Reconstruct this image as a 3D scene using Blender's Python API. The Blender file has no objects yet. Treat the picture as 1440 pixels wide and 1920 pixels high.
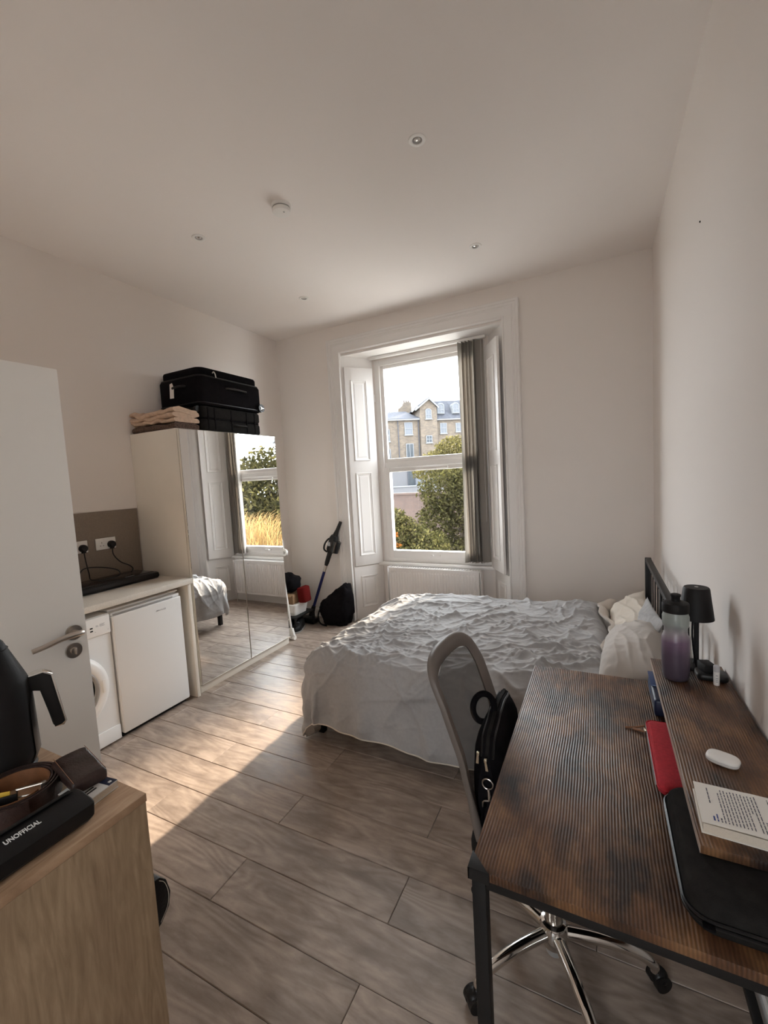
import bpy, bmesh, math, random
import numpy as np
from mathutils import Vector, Matrix, Euler

# ------------------------------------------------------------------ camera
S = bpy.context.scene
COL = S.collection
YAW, PIT, ROL = math.radians(26.837), math.radians(-4.594), math.radians(-3.222)
fwd = Vector((-math.sin(YAW)*math.cos(PIT), math.cos(YAW)*math.cos(PIT), math.sin(PIT)))
rgt = Vector((math.cos(YAW), math.sin(YAW), 0))
up = rgt.cross(fwd)
r2 = math.cos(ROL)*rgt + math.sin(ROL)*up
u2 = -math.sin(ROL)*rgt + math.cos(ROL)*up
cam_d = bpy.data.cameras.new('camera')
cam_d.sensor_fit = 'HORIZONTAL'
cam_d.sensor_width = 36.0
cam_d.lens = 36.0*803.4/1440.0
cam_d.clip_start = 0.02
cam_d.clip_end = 300
cam = bpy.data.objects.new('camera', cam_d)
COL.objects.link(cam)
cam.matrix_world = Matrix(((r2.x, u2.x, -fwd.x, 0), (r2.y, u2.y, -fwd.y, 0), (r2.z, u2.z, -fwd.z, 1.6), (0, 0, 0, 1)))
S.camera = cam

# ------------------------------------------------------------------ sky, sun, exposure
world = bpy.data.worlds.new('sky')
S.world = world
world.use_nodes = True
wb = world.node_tree.nodes['Background']
wb.inputs[0].default_value = (0.93, 0.965, 1.0, 1)
wb.inputs[1].default_value = 6.0
SUN_DIR = Vector((0.15, 1.0, 0.46)).normalized()
sd = bpy.data.lights.new('sun', 'SUN')
sd.energy = 4.8
sd.angle = math.radians(1.6)
sd.color = (1.0, 0.81, 0.62)
so = bpy.data.objects.new('sun', sd)
so.rotation_euler = SUN_DIR.to_track_quat('Z', 'Y').to_euler()
so.location = (4, 12, 9)
COL.objects.link(so)
for px, py, pz, pw, ph, pdir in ((-1.617, 4.52, 1.76, 1.30, 2.3, -1), (-.15, -2.0, 1.65, .42, 2.1, 1)):   # sampling portals in the real and the added window, no light of its own
    pd = bpy.data.lights.new('window_portal', 'AREA')
    pd.shape = 'RECTANGLE'; pd.size = pw; pd.size_y = ph
    pd.cycles.is_portal = True
    po = bpy.data.objects.new('window_portal', pd)
    po.location = (px, py, pz)
    po.rotation_euler = Vector((0, pdir, 0)).to_track_quat('-Z', 'Z').to_euler()
    COL.objects.link(po)
S.view_settings.view_transform = 'Standard'
S.view_settings.look = 'None'
S.view_settings.gamma = 1.0
S.view_settings.use_curve_mapping = False
S.view_settings.exposure = 1.72
S.cycles.max_bounces = 12
S.cycles.diffuse_bounces = 8
S.cycles.glossy_bounces = 6
S.cycles.transparent_max_bounces = 12
S.cycles.transmission_bounces = 6
S.cycles.sample_clamp_indirect = 6.0
S.cycles.caustics_reflective = False
S.cycles.caustics_refractive = False
S.cycles.use_denoising = True

random.seed(7)
PI = math.pi

# ------------------------------------------------------------------ materials
def mat(name, col, rough=0.6, metal=0.0, spec=0.5, var=0.0, vscale=8.0, bump=0.0, bscale=200.0, stretch=(1, 1, 1), coat=0.0, sheen=0.0):
    m = bpy.data.materials.new(name)
    m.use_nodes = True
    nt = m.node_tree
    b = nt.nodes['Principled BSDF']
    b.inputs['Base Color'].default_value = (*col, 1)
    b.inputs['Roughness'].default_value = rough
    b.inputs['Metallic'].default_value = metal
    b.inputs['Specular IOR Level'].default_value = spec
    b.inputs['Coat Weight'].default_value = coat
    b.inputs['Sheen Weight'].default_value = sheen
    if var or bump:
        tc = nt.nodes.new('ShaderNodeTexCoord')
        mp = nt.nodes.new('ShaderNodeMapping')
        mp.inputs['Scale'].default_value = stretch
        nt.links.new(tc.outputs['Object'], mp.inputs[0])
    if var:
        n = nt.nodes.new('ShaderNodeTexNoise')
        n.inputs['Scale'].default_value = vscale
        n.inputs['Detail'].default_value = 4
        nt.links.new(mp.outputs[0], n.inputs['Vector'])
        r = nt.nodes.new('ShaderNodeValToRGB')
        r.color_ramp.elements[0].position = 0.3
        r.color_ramp.elements[1].position = 0.7
        r.color_ramp.elements[0].color = (*[c*(1-var) for c in col], 1)
        r.color_ramp.elements[1].color = (*[min(1, c*(1+var)) for c in col], 1)
        nt.links.new(n.outputs['Fac'], r.inputs[0])
        nt.links.new(r.outputs[0], b.inputs['Base Color'])
    if bump:
        n2 = nt.nodes.new('ShaderNodeTexNoise')
        n2.inputs['Scale'].default_value = bscale
        n2.inputs['Detail'].default_value = 3
        nt.links.new(mp.outputs[0], n2.inputs['Vector'])
        bp = nt.nodes.new('ShaderNodeBump')
        bp.inputs['Strength'].default_value = bump
        bp.inputs['Distance'].default_value = 0.002
        nt.links.new(n2.outputs['Fac'], bp.inputs['Height'])
        nt.links.new(bp.outputs[0], b.inputs['Normal'])
    return m

def wood(name, ramp, axis, stretch, scale, rough, bump=0.3, ridge=0.0, ridge_scale=60.0, per_object=0.0, ring=0.25, blotch=0.0, blotch_col=(0.02, 0.012, 0.01), bdist=0.002, blotch_scale=3.5, rings=26.0):
    """grained wood: stretched noise, distorted wave for the cathedral figure, blotches, optional ridges"""
    m = bpy.data.materials.new(name)
    m.use_nodes = True
    nt = m.node_tree; N = nt.nodes.new; L = nt.links.new
    b = nt.nodes['Principled BSDF']
    b.inputs['Roughness'].default_value = rough
    tc = N('ShaderNodeTexCoord')
    vec = tc.outputs['Object']
    if per_object:
        oi = N('ShaderNodeObjectInfo')
        mu = N('ShaderNodeVectorMath'); mu.operation = 'SCALE'
        cx = N('ShaderNodeCombineXYZ')
        L(oi.outputs['Random'], cx.inputs[0]); L(oi.outputs['Random'], cx.inputs[1]); L(oi.outputs['Random'], cx.inputs[2])
        L(cx.outputs[0], mu.inputs[0]); mu.inputs['Scale'].default_value = 37.0
        ad = N('ShaderNodeVectorMath'); ad.operation = 'ADD'
        L(vec, ad.inputs[0]); L(mu.outputs[0], ad.inputs[1])
        vec = ad.outputs[0]
    mp = N('ShaderNodeMapping')
    mp.inputs['Scale'].default_value = stretch
    L(vec, mp.inputs[0])
    n1 = N('ShaderNodeTexNoise'); n1.inputs['Scale'].default_value = scale; n1.inputs['Detail'].default_value = 6; n1.inputs['Roughness'].default_value = 0.65; n1.inputs['Distortion'].default_value = 0.6
    L(mp.outputs[0], n1.inputs['Vector'])
    # contour figure: fractional part of a smooth noise
    n3 = N('ShaderNodeTexNoise'); n3.inputs['Scale'].default_value = scale*0.22; n3.inputs['Detail'].default_value = 1.5
    L(mp.outputs[0], n3.inputs['Vector'])
    m1 = N('ShaderNodeMath'); m1.operation = 'MULTIPLY'; m1.inputs[1].default_value = rings
    L(n3.outputs['Fac'], m1.inputs[0])
    m2 = N('ShaderNodeMath'); m2.operation = 'PINGPONG'; m2.inputs[1].default_value = 1.0
    L(m1.outputs[0], m2.inputs[0])
    mx = N('ShaderNodeMix'); mx.data_type = 'FLOAT'
    mx.inputs[0].default_value = ring
    L(n1.outputs['Fac'], mx.inputs[2]); L(m2.outputs[0], mx.inputs[3])
    rp = N('ShaderNodeValToRGB')
    els = rp.color_ramp.elements
    els[0].position = ramp[0][0]; els[0].color = (*ramp[0][1], 1)
    els[1].position = ramp[-1][0]; els[1].color = (*ramp[-1][1], 1)
    for p, c in ramp[1:-1]:
        e = els.new(p); e.color = (*c, 1)
    L(mx.outputs[0], rp.inputs[0])
    colr = rp.outputs[0]
    if blotch:
        n4 = N('ShaderNodeTexNoise'); n4.inputs['Scale'].default_value = blotch_scale; n4.inputs['Detail'].default_value = 5; n4.inputs['Roughness'].default_value = 0.6
        mp4 = N('ShaderNodeMapping'); mp4.inputs['Scale'].default_value = tuple(0.45 + 0.55*s for s in stretch)
        L(vec, mp4.inputs[0]); L(mp4.outputs[0], n4.inputs['Vector'])
        r4 = N('ShaderNodeValToRGB'); r4.color_ramp.elements[0].position = 0.46; r4.color_ramp.elements[1].position = 0.66
        L(n4.outputs['Fac'], r4.inputs[0])
        m4 = N('ShaderNodeMath'); m4.operation = 'MULTIPLY'; m4.inputs[1].default_value = blotch
        L(r4.outputs[0], m4.inputs[0])
        mc = N('ShaderNodeMix'); mc.data_type = 'RGBA'
        L(m4.outputs[0], mc.inputs[0]); L(colr, mc.inputs[6]); mc.inputs[7].default_value = (*blotch_col, 1)
        colr = mc.outputs[2]
    if per_object:
        hs = N('ShaderNodeHueSaturation')
        mr = N('ShaderNodeMapRange'); mr.inputs['To Min'].default_value = 1-per_object; mr.inputs['To Max'].default_value = 1+per_object
        L(oi.outputs['Random'], mr.inputs[0]); L(mr.outputs[0], hs.inputs['Value']); L(colr, hs.inputs['Color'])
        colr = hs.outputs[0]
    h = n1.outputs['Fac']
    if ridge:
        sx = N('ShaderNodeSeparateXYZ'); L(vec, sx.inputs[0])
        n5 = N('ShaderNodeTexNoise'); n5.inputs['Scale'].default_value = 2.0; n5.inputs['Detail'].default_value = 2
        L(vec, n5.inputs['Vector'])
        a5 = N('ShaderNodeMath'); a5.operation = 'MULTIPLY_ADD'; a5.inputs[1].default_value = 0.03
        L(n5.outputs['Fac'], a5.inputs[0]); L(sx.outputs[axis], a5.inputs[2])
        a6 = N('ShaderNodeMath'); a6.operation = 'MULTIPLY'; a6.inputs[1].default_value = ridge_scale*2*PI
        L(a5.outputs[0], a6.inputs[0])
        a7 = N('ShaderNodeMath'); a7.operation = 'SINE'; L(a6.outputs[0], a7.inputs[0])
        a8 = N('ShaderNodeMath'); a8.operation = 'MULTIPLY_ADD'; a8.inputs[1].default_value = 0.5; a8.inputs[2].default_value = 0.5
        L(a7.outputs[0], a8.inputs[0])
        # broken ridges
        n6 = N('ShaderNodeTexNoise'); n6.inputs['Scale'].default_value = 5.0; n6.inputs['Detail'].default_value = 3
        L(vec, n6.inputs['Vector'])
        a9 = N('ShaderNodeMath'); a9.operation = 'MULTIPLY'; L(a8.outputs[0], a9.inputs[0]); L(n6.outputs['Fac'], a9.inputs[1])
        dk = N('ShaderNodeMix'); dk.data_type = 'RGBA'; dk.blend_type = 'MULTIPLY'
        a10 = N('ShaderNodeMath'); a10.operation = 'MULTIPLY'; a10.inputs[1].default_value = ridge*1.5
        L(a9.outputs[0], a10.inputs[0]); L(a10.outputs[0], dk.inputs[0]); L(colr, dk.inputs[6]); dk.inputs[7].default_value = (0.12, 0.10, 0.10, 1)
        colr = dk.outputs[2]
        hh = N('ShaderNodeMath'); hh.operation = 'SUBTRACT'; L(n1.outputs['Fac'], hh.inputs[0]); L(a9.outputs[0], hh.inputs[1])
        h = hh.outputs[0]
    L(colr, b.inputs['Base Color'])
    bp = N('ShaderNodeBump'); bp.inputs['Strength'].default_value = bump; bp.inputs['Distance'].default_value = bdist
    L(h, bp.inputs['Height']); L(bp.outputs[0], b.inputs['Normal'])
    return m

M = {}
M['wall'] = mat('wall_paint', (0.815, 0.765, 0.728), 0.85, spec=0.2, bump=0.12, bscale=260)
M['ceil'] = mat('ceiling_paint', (0.845, 0.80, 0.77), 0.9, spec=0.2, bump=0.08, bscale=260)
M['trim'] = mat('gloss_white_paint', (0.80, 0.775, 0.755), 0.35)
M['upvc'] = mat('white_plastic_frame', (0.84, 0.82, 0.80), 0.3)
M['doorw'] = mat('door_paint', (0.82, 0.775, 0.72), 0.45)
M['lam'] = mat('cream_laminate', (0.78, 0.73, 0.65), 0.5, var=0.02, vscale=5)
M['white_enamel'] = mat('white_enamel', (0.80, 0.80, 0.79), 0.3)
M['white_plastic'] = mat('white_plastic', (0.82, 0.80, 0.77), 0.35)
M['grey_plastic'] = mat('grey_plastic', (0.35, 0.34, 0.33), 0.4)
M['black_plastic'] = mat('black_plastic', (0.012, 0.011, 0.011), 0.38, spec=0.3)
M['black_matte'] = mat('black_matte', (0.012, 0.011, 0.011), 0.55, spec=0.2, bump=0.1, bscale=500)
M['black_fabric'] = mat('black_fabric', (0.008, 0.007, 0.008), 0.9, spec=0.06, var=0.25, vscale=30, bump=0.5, bscale=600)
M['grey_fabric'] = mat('charcoal_fabric', (0.018, 0.0165, 0.0155), 0.9, spec=0.08, var=0.2, vscale=40, bump=0.4, bscale=700)
M['black_glass'] = mat('black_glass', (0.012, 0.012, 0.013), 0.08)
M['black_metal'] = mat('black_metal', (0.013, 0.012, 0.012), 0.45, spec=0.25, bump=0.1, bscale=300)
M['chrome'] = mat('chrome', (0.80, 0.78, 0.75), 0.09, metal=1.0)
M['steel'] = mat('brushed_steel', (0.60, 0.55, 0.50), 0.28, metal=1.0)
M['brass'] = mat('pale_brass', (0.70, 0.62, 0.48), 0.3, metal=1.0)
M['counter'] = mat('pale_worktop', (0.66, 0.61, 0.54), 0.4, var=0.10, vscale=160)
M['splash'] = mat('taupe_splashback', (0.235, 0.185, 0.145), 0.35, var=0.08, vscale=120)
M['mirror'] = mat('mirror_glass', (0.90, 0.90, 0.89), 0.0, metal=1.0)
M['duvet'] = mat('grey_cotton', (0.375, 0.37, 0.37), 0.92, var=0.05, vscale=60, bump=0.25, bscale=420, sheen=0.15)
M['duvet_back'] = mat('beige_cotton', (0.60, 0.545, 0.49), 0.92, bump=0.25, bscale=420)
M['pillow'] = mat('greige_cotton', (0.48, 0.44, 0.405), 0.92, bump=0.3, bscale=380, sheen=0.1)
M['sheet'] = mat('cream_cotton', (0.66, 0.60, 0.52), 0.92, bump=0.3, bscale=300)
M['mattress'] = mat('mattress_cloth', (0.62, 0.60, 0.57), 0.9, bump=0.2, bscale=200)
M['slat_fab'] = mat('blind_fabric', (0.36, 0.33, 0.30), 0.8, bump=0.3, bscale=500)
M['taupe_plastic'] = mat('taupe_chair_frame', (0.15, 0.125, 0.108), 0.5, bump=0.15, bscale=400)
M['red_felt'] = mat('red_felt', (0.46, 0.022, 0.035), 0.95, var=0.15, vscale=120, bump=0.7, bscale=500)
M['brown_leather'] = mat('dark_brown_leather', (0.033, 0.017, 0.014), 0.42, var=0.35, vscale=25, bump=0.4, bscale=220)
M['tan_leather'] = mat('tan_leather', (0.20, 0.085, 0.035), 0.6, var=0.25, vscale=30, bump=0.3, bscale=250)
M['black_leather'] = mat('black_leather', (0.011, 0.010, 0.010), 0.4, spec=0.25, bump=0.4, bscale=250)
M['thread'] = mat('pale_thread', (0.45, 0.40, 0.34), 0.8)
M['paper'] = mat('book_paper', (0.80, 0.77, 0.72), 0.8)
M['paper_edge'] = mat('page_edges', (0.62, 0.55, 0.46), 0.85, var=0.12, vscale=300, stretch=(1, 1, 8))
M['ink'] = mat('print_ink', (0.10, 0.10, 0.13), 0.8)
M['blue_ink'] = mat('blue_print', (0.06, 0.09, 0.28), 0.7)
M['edge_band'] = mat('pale_edge_band', (0.46, 0.37, 0.31), 0.5)
M['navy'] = mat('navy_cover', (0.012, 0.018, 0.05), 0.45)
M['blue_label'] = mat('blue_label', (0.014, 0.05, 0.16), 0.3)
M['lightblue'] = mat('light_blue_print', (0.06, 0.17, 0.38), 0.35)
M['print_white'] = mat('print_white', (0.75, 0.75, 0.74), 0.6)
M['print_grey'] = mat('print_grey', (0.38, 0.38, 0.40), 0.5)
M['yellow'] = mat('yellow_tag', (0.70, 0.45, 0.05), 0.5)
M['card'] = mat('brown_cardboard', (0.24, 0.145, 0.075), 0.85, var=0.1, vscale=20)
M['red_bag'] = mat('red_bag_cloth', (0.10, 0.007, 0.006), 0.9, spec=0.1, bump=0.3, bscale=100)
M['blue_tube'] = mat('blue_anodised_tube', (0.018, 0.022, 0.12), 0.3, metal=0.5)
M['frost'] = mat('frosted_plastic', (0.55, 0.54, 0.55), 0.35)
M['blanket'] = mat('peach_blanket', (0.58, 0.42, 0.31), 0.95, var=0.12, vscale=40, bump=0.8, bscale=260)
M['blanket2'] = mat('brown_flecked_blanket', (0.10, 0.062, 0.045), 0.95, var=0.7, vscale=120, bump=0.8, bscale=260)
M['floor_base'] = mat('floor_underlay', (0.03, 0.025, 0.022), 0.9)
M['plank'] = wood('grey_oak_laminate', [(0.26, (0.250, 0.195, 0.157)), (0.45, (0.365, 0.292, 0.241)), (0.58, (0.435, 0.352, 0.294)), (0.78, (0.525, 0.435, 0.370))], 1,
                  (0.9, 4.2, 1), 6.0, 0.42, bump=0.05, per_object=0.10, ring=0.19, rings=32.0, blotch=0.60, blotch_col=(0.180, 0.138, 0.113), blotch_scale=4.5)
M['rustic'] = wood('rustic_brown_board', [(0.30, (0.070, 0.030, 0.015)), (0.45, (0.125, 0.056, 0.026)), (0.58, (0.185, 0.088, 0.038)), (0.75, (0.27, 0.140, 0.062))], 0,
                   (2.6, 1.2, 1), 6.0, 0.44, bump=0.5, ridge=0.42, ridge_scale=150.0, ring=0.08, blotch=0.92, blotch_col=(0.016, 0.009, 0.008), bdist=0.004, blotch_scale=5.5)
M['oak_side'] = wood('sonoma_oak_side', [(0.28, (0.265, 0.182, 0.108)), (0.46, (0.35, 0.250, 0.155)), (0.60, (0.415, 0.302, 0.192)), (0.8, (0.49, 0.37, 0.245))], 2,
                     (1, 5.5, 0.7), 13.0, 0.5, bump=0.2, ring=0.12, rings=30.0, blotch=0.30, blotch_col=(0.26, 0.165, 0.105))
M['oak_top'] = wood('sonoma_oak_top', [(0.30, (0.36, 0.225, 0.135)), (0.48, (0.47, 0.31, 0.195)), (0.62, (0.55, 0.38, 0.245)), (0.8, (0.62, 0.45, 0.305))], 1,
                    (5.5, 0.7, 1), 13.0, 0.5, bump=0.2, ring=0.12, rings=28.0, blotch=0.2, blotch_col=(0.36, 0.225, 0.14))

def glass_mat():
    m = bpy.data.materials.new('window_glass'); m.use_nodes = True
    nt = m.node_tree; nt.nodes.clear()
    o = nt.nodes.new('ShaderNodeOutputMaterial')
    t = nt.nodes.new('ShaderNodeBsdfTransparent'); t.inputs[0].default_value = (0.93, 0.94, 0.94, 1)
    g = nt.nodes.new('ShaderNodeBsdfGlossy'); g.inputs['Roughness'].default_value = 0.01
    fr = nt.nodes.new('ShaderNodeFresnel'); fr.inputs[0].default_value = 1.45
    mx = nt.nodes.new('ShaderNodeMixShader')
    ge = nt.nodes.new('ShaderNodeNewGeometry')
    iv = nt.nodes.new('ShaderNodeMath'); iv.operation = 'SUBTRACT'; iv.inputs[0].default_value = 1.0
    ml = nt.nodes.new('ShaderNodeMath'); ml.operation = 'MULTIPLY'
    nt.links.new(ge.outputs['Backfacing'], iv.inputs[1]); nt.links.new(iv.outputs[0], ml.inputs[0]); nt.links.new(fr.outputs[0], ml.inputs[1])
    nt.links.new(ml.outputs[0], mx.inputs[0]); nt.links.new(t.outputs[0], mx.inputs[1]); nt.links.new(g.outputs[0], mx.inputs[2])
    nt.links.new(mx.outputs[0], o.inputs[0])
    return m
M['glass'] = glass_mat()

def translucent(name, col, tcol, mixf, rand=0.0, tr=0.0):
    m = bpy.data.materials.new(name); m.use_nodes = True
    nt = m.node_tree; nt.nodes.clear(); N = nt.nodes.new; L = nt.links.new
    o = N('ShaderNodeOutputMaterial')
    d = N('ShaderNodeBsdfDiffuse'); t = N('ShaderNodeBsdfTranslucent'); mx = N('ShaderNodeMixShader')
    mx.inputs[0].default_value = mixf
    d.inputs[0].default_value = (*col, 1); t.inputs[0].default_value = (*tcol, 1)
    if rand:
        g = N('ShaderNodeNewGeometry')
        for sh, c in ((d, col), (t, tcol)):
            rp = N('ShaderNodeValToRGB')
            rp.color_ramp.elements[0].color = (*[x*(1-rand) for x in c], 1)
            rp.color_ramp.elements[1].color = (c[0]*(1+rand*1.2), c[1]*(1+rand), c[2]*(1+rand*0.4), 1)
            L(g.outputs['Random Per Island'], rp.inputs[0]); L(rp.outputs[0], sh.inputs[0])
    L(d.outputs[0], mx.inputs[1]); L(t.outputs[0], mx.inputs[2])
    out = mx.outputs[0]
    if tr:
        tp = N('ShaderNodeBsdfTransparent'); m2 = N('ShaderNodeMixShader'); m2.inputs[0].default_value = tr
        L(out, m2.inputs[1]); L(tp.outputs[0], m2.inputs[2]); out = m2.outputs[0]
    L(out, o.inputs[0])
    return m
M['blind'] = translucent('blind_slat_cloth', (0.34, 0.315, 0.29), (0.30, 0.27, 0.23), 0.25)
M['mesh'] = translucent('chair_mesh_cloth', (0.10, 0.088, 0.078), (0.06, 0.05, 0.045), 0.3, tr=0.30)
M['leaf_a'] = translucent('leaf_dark_olive', (0.028, 0.028, 0.016), (0.033, 0.032, 0.013), 0.4, rand=0.7)
M['leaf_b'] = translucent('leaf_green', (0.038, 0.039, 0.020), (0.043, 0.042, 0.016), 0.4, rand=0.7)
M['leaf_c'] = translucent('leaf_yellow_green', (0.066, 0.061, 0.030), (0.068, 0.061, 0.025), 0.4, rand=0.6)
M['leaf_o'] = translucent('leaf_orange', (0.15, 0.058, 0.015), (0.16, 0.06, 0.015), 0.4, rand=0.3)
M['straw'] = translucent('golden_grass', (0.26, 0.175, 0.085), (0.25, 0.165, 0.075), 0.4, rand=0.4)
M['bark'] = mat('bark', (0.05, 0.038, 0.03), 0.9, var=0.3, vscale=12)

def brick_mat(name, c1, c2, mortar, scale):
    m = bpy.data.materials.new(name); m.use_nodes = True
    nt = m.node_tree; N = nt.nodes.new; L = nt.links.new
    b = nt.nodes['Principled BSDF']; b.inputs['Roughness'].default_value = 0.9
    tc = N('ShaderNodeTexCoord'); mp = N('ShaderNodeMapping'); mp.inputs['Rotation'].default_value = (PI/2, 0, 0)
    L(tc.outputs['Object'], mp.inputs[0])
    br = N('ShaderNodeTexBrick'); br.inputs['Scale'].default_value = scale
    br.inputs['Color1'].default_value = (*c1, 1); br.inputs['Color2'].default_value = (*c2, 1); br.inputs['Mortar'].default_value = (*mortar, 1)
    br.inputs['Mortar Size'].default_value = 0.02
    L(mp.outputs[0], br.inputs['Vector'])
    n = N('ShaderNodeTexNoise'); n.inputs['Scale'].default_value = 1.2; n.inputs['Detail'].default_value = 6
    L(tc.outputs['Object'], n.inputs['Vector'])
    mx = N('ShaderNodeMix'); mx.data_type = 'RGBA'; mx.blend_type = 'MULTIPLY'; mx.inputs[0].default_value = 0.5
    L(br.outputs['Color'], mx.inputs[6]); L(n.outputs['Fac'], mx.inputs[7])
    L(mx.outputs[2], b.inputs['Base Color'])
    return m
M['brick'] = brick_mat('stock_brick', (0.085, 0.064, 0.044), (0.045, 0.034, 0.025), (0.075, 0.066, 0.056), 2.2)
M['red_brick'] = brick_mat('red_garden_brick', (0.060, 0.034, 0.026), (0.045, 0.026, 0.021), (0.055, 0.044, 0.036), 4)
M['slate'] = mat('roof_slate', (0.034, 0.036, 0.043), 0.95, spec=0.1, var=0.2, vscale=3)
M['ext_white'] = mat('white_render', (0.062, 0.062, 0.066), 0.9, spec=0.1)
M['ext_trim'] = mat('outdoor_white_paint', (0.095, 0.10, 0.108), 0.9, spec=0.1)
M['ext_glass'] = mat('far_window_glass', (0.022, 0.026, 0.030), 0.2, spec=0.15)
M['soil'] = mat('garden_paving', (0.40, 0.385, 0.36), 0.95, var=0.4, vscale=2)

# ------------------------------------------------------------------ mesh builder
def V(*a): return Vector(a)
class B:
    def __init__(s): s.bm = bmesh.new()
    def _n(s): return len(s.bm.verts)
    def box(s, x0, x1, y0, y1, z0, z1, bev=0.0, seg=2, mtx=None):
        bm = s.bm
        vs = [bm.verts.new((x, y, z)) for x in (x0, x1) for y in (y0, y1) for z in (z0, z1)]
        f = [(0, 1, 3, 2), (4, 6, 7, 5), (0, 4, 5, 1), (2, 3, 7, 6), (0, 2, 6, 4), (1, 5, 7, 3)]
        fs = [bm.faces.new([vs[i] for i in q]) for q in f]
        if mtx is not None: bmesh.ops.transform(bm, matrix=mtx, verts=vs)
        if bev:
            es = list({e for q in fs for e in q.edges})
            bmesh.ops.bevel(bm, geom=es, offset=bev, segments=seg, profile=0.5, affect='EDGES', clamp_overlap=True)
        return s
    def cyl(s, p0, p1, r0, r1=None, n=16, cap=True):
        p0, p1 = Vector(p0), Vector(p1)
        r1 = r0 if r1 is None else r1
        return s.tube([p0, p1], [r0, r1], n, cap)
    def tube(s, pts, r, n=8, cap=True, closed=False, flat=1.0, updir=None):
        bm = s.bm
        pts = [Vector(p) for p in pts]
        rs = r if isinstance(r, (list, tuple)) else [r]*len(pts)
        rings = []
        ref = None
        m = len(pts)
        for i, p in enumerate(pts):
            a = pts[(i-1) % m] if (closed or i > 0) else p
            b = pts[(i+1) % m] if (closed or i < m-1) else p
            t = (b-a).normalized()
            if ref is None:
                ref = Vector(updir) if updir else (Vector((0, 0, 1)) if abs(t.z) < 0.9 else Vector((1, 0, 0)))
            u = (ref - t*ref.dot(t))
            if u.length < 1e-6: u = t.orthogonal()
            u.normalize()
            if not updir: ref = u
            w = t.cross(u)
            rings.append([bm.verts.new(p + rs[i]*(math.cos(2*PI*k/n)*u*flat + math.sin(2*PI*k/n)*w)) for k in range(n)])
        rng = range(m) if closed else range(m-1)
        for i in rng:
            A, C = rings[i], rings[(i+1) % m]
            for k in range(n):
                bm.faces.new((A[k], A[(k+1) % n], C[(k+1) % n], C[k]))
        if cap and not closed:
            bm.faces.new(rings[0][::-1]); bm.faces.new(rings[-1])
        return s
    def lathe(s, prof, c=(0, 0, 0), n=32, mtx=None):
        """prof: (r, z) pairs round the z axis through c"""
        bm = s.bm; rings = []; new = []
        for r, z in prof:
            if r < 1e-6:
                v = bm.verts.new((c[0], c[1], c[2]+z)); rings.append([v]); new.append(v)
            else:
                q = [bm.verts.new((c[0]+r*math.cos(2*PI*k/n), c[1]+r*math.sin(2*PI*k/n), c[2]+z)) for k in range(n)]
                rings.append(q); new += q
        for A, C in zip(rings, rings[1:]):
            for k in range(n):
                a, b, c_, d = A[k % len(A)], A[(k+1) % len(A)], C[(k+1) % len(C)], C[k % len(C)]
                q = []
                for v in (a, b, c_, d):
                    if v not in q: q.append(v)
                if len(q) > 2:
                    try: bm.faces.new(q)
                    except ValueError: pass
        if mtx is not None: bmesh.ops.transform(bm, matrix=mtx, verts=new)
        return s
    def prism(s, poly, d, bev=0.0):
        """poly: 3-D points of a planar outline, extruded by the vector d"""
        bm = s.bm; d = Vector(d)
        a = [bm.verts.new(p) for p in poly]
        b = [bm.verts.new(Vector(p)+d) for p in poly]
        fs = [bm.faces.new(a[::-1]), bm.faces.new(b)]
        n = len(a)
        for i in range(n):
            fs.append(bm.faces.new((a[i], a[(i+1) % n], b[(i+1) % n], b[i])))
        if bev:
            bmesh.ops.bevel(bm, geom=list({e for q in fs for e in q.edges}), offset=bev, segments=2, profile=0.5, affect='EDGES', clamp_overlap=True)
        return s
    def grid(s, P, closed_u=False, flip=False):
        """P: rows of points"""
        bm = s.bm
        vs = [[bm.verts.new(p) for p in row] for row in P]
        R = range(len(vs)) if closed_u else range(len(vs)-1)
        for i in R:
            A, C = vs[i], vs[(i+1) % len(vs)]
            for j in range(len(A)-1):
                q = (A[j], A[j+1], C[j+1], C[j])
                bm.faces.new(q[::-1] if flip else q)
        return s
    def ell(s, c, r, n=20, m=12, e=1.0, mtx=None, fn=None):
        """superellipsoid, e < 1 is boxier"""
        def sp(x, p): return math.copysign(abs(x)**p, x)
        P = []
        new0 = s._n()
        for j in range(m+1):
            th = -PI/2 + PI*j/m
            row = []
            for k in range(n):
                ph = 2*PI*k/n
                p = Vector((r[0]*sp(math.cos(th), e)*sp(math.cos(ph), e), r[1]*sp(math.cos(th), e)*sp(math.sin(ph), e), r[2]*sp(math.sin(th), e)))
                if fn: p = fn(p)
                row.append(p)
            P.append(row)
        bm = s.bm
        vs = []
        for j, row in enumerate(P):
            if j in (0, m):
                v = bm.verts.new(row[0]); vs.append([v]*n)
            else: vs.append([bm.verts.new(p) for p in row])
        for j in range(m):
            for k in range(n):
                q = []
                for v in (vs[j][k], vs[j][(k+1) % n], vs[j+1][(k+1) % n], vs[j+1][k]):
                    if v not in q: q.append(v)
                if len(q) > 2: bm.faces.new(q)
        allv = list({v for row in vs for v in row})
        T = Matrix.Translation(Vector(c)) @ (mtx if mtx is not None else Matrix.Identity(4))
        bmesh.ops.transform(bm, matrix=T, verts=allv)
        return s
    def xf(s, mtx):
        bmesh.ops.transform(s.bm, matrix=mtx, verts=s.bm.verts[:]); return s
    def thick(s, t):
        bmesh.ops.recalc_face_normals(s.bm, faces=s.bm.faces[:])
        bmesh.ops.solidify(s.bm, geom=s.bm.faces[:], thickness=t); return s

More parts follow.
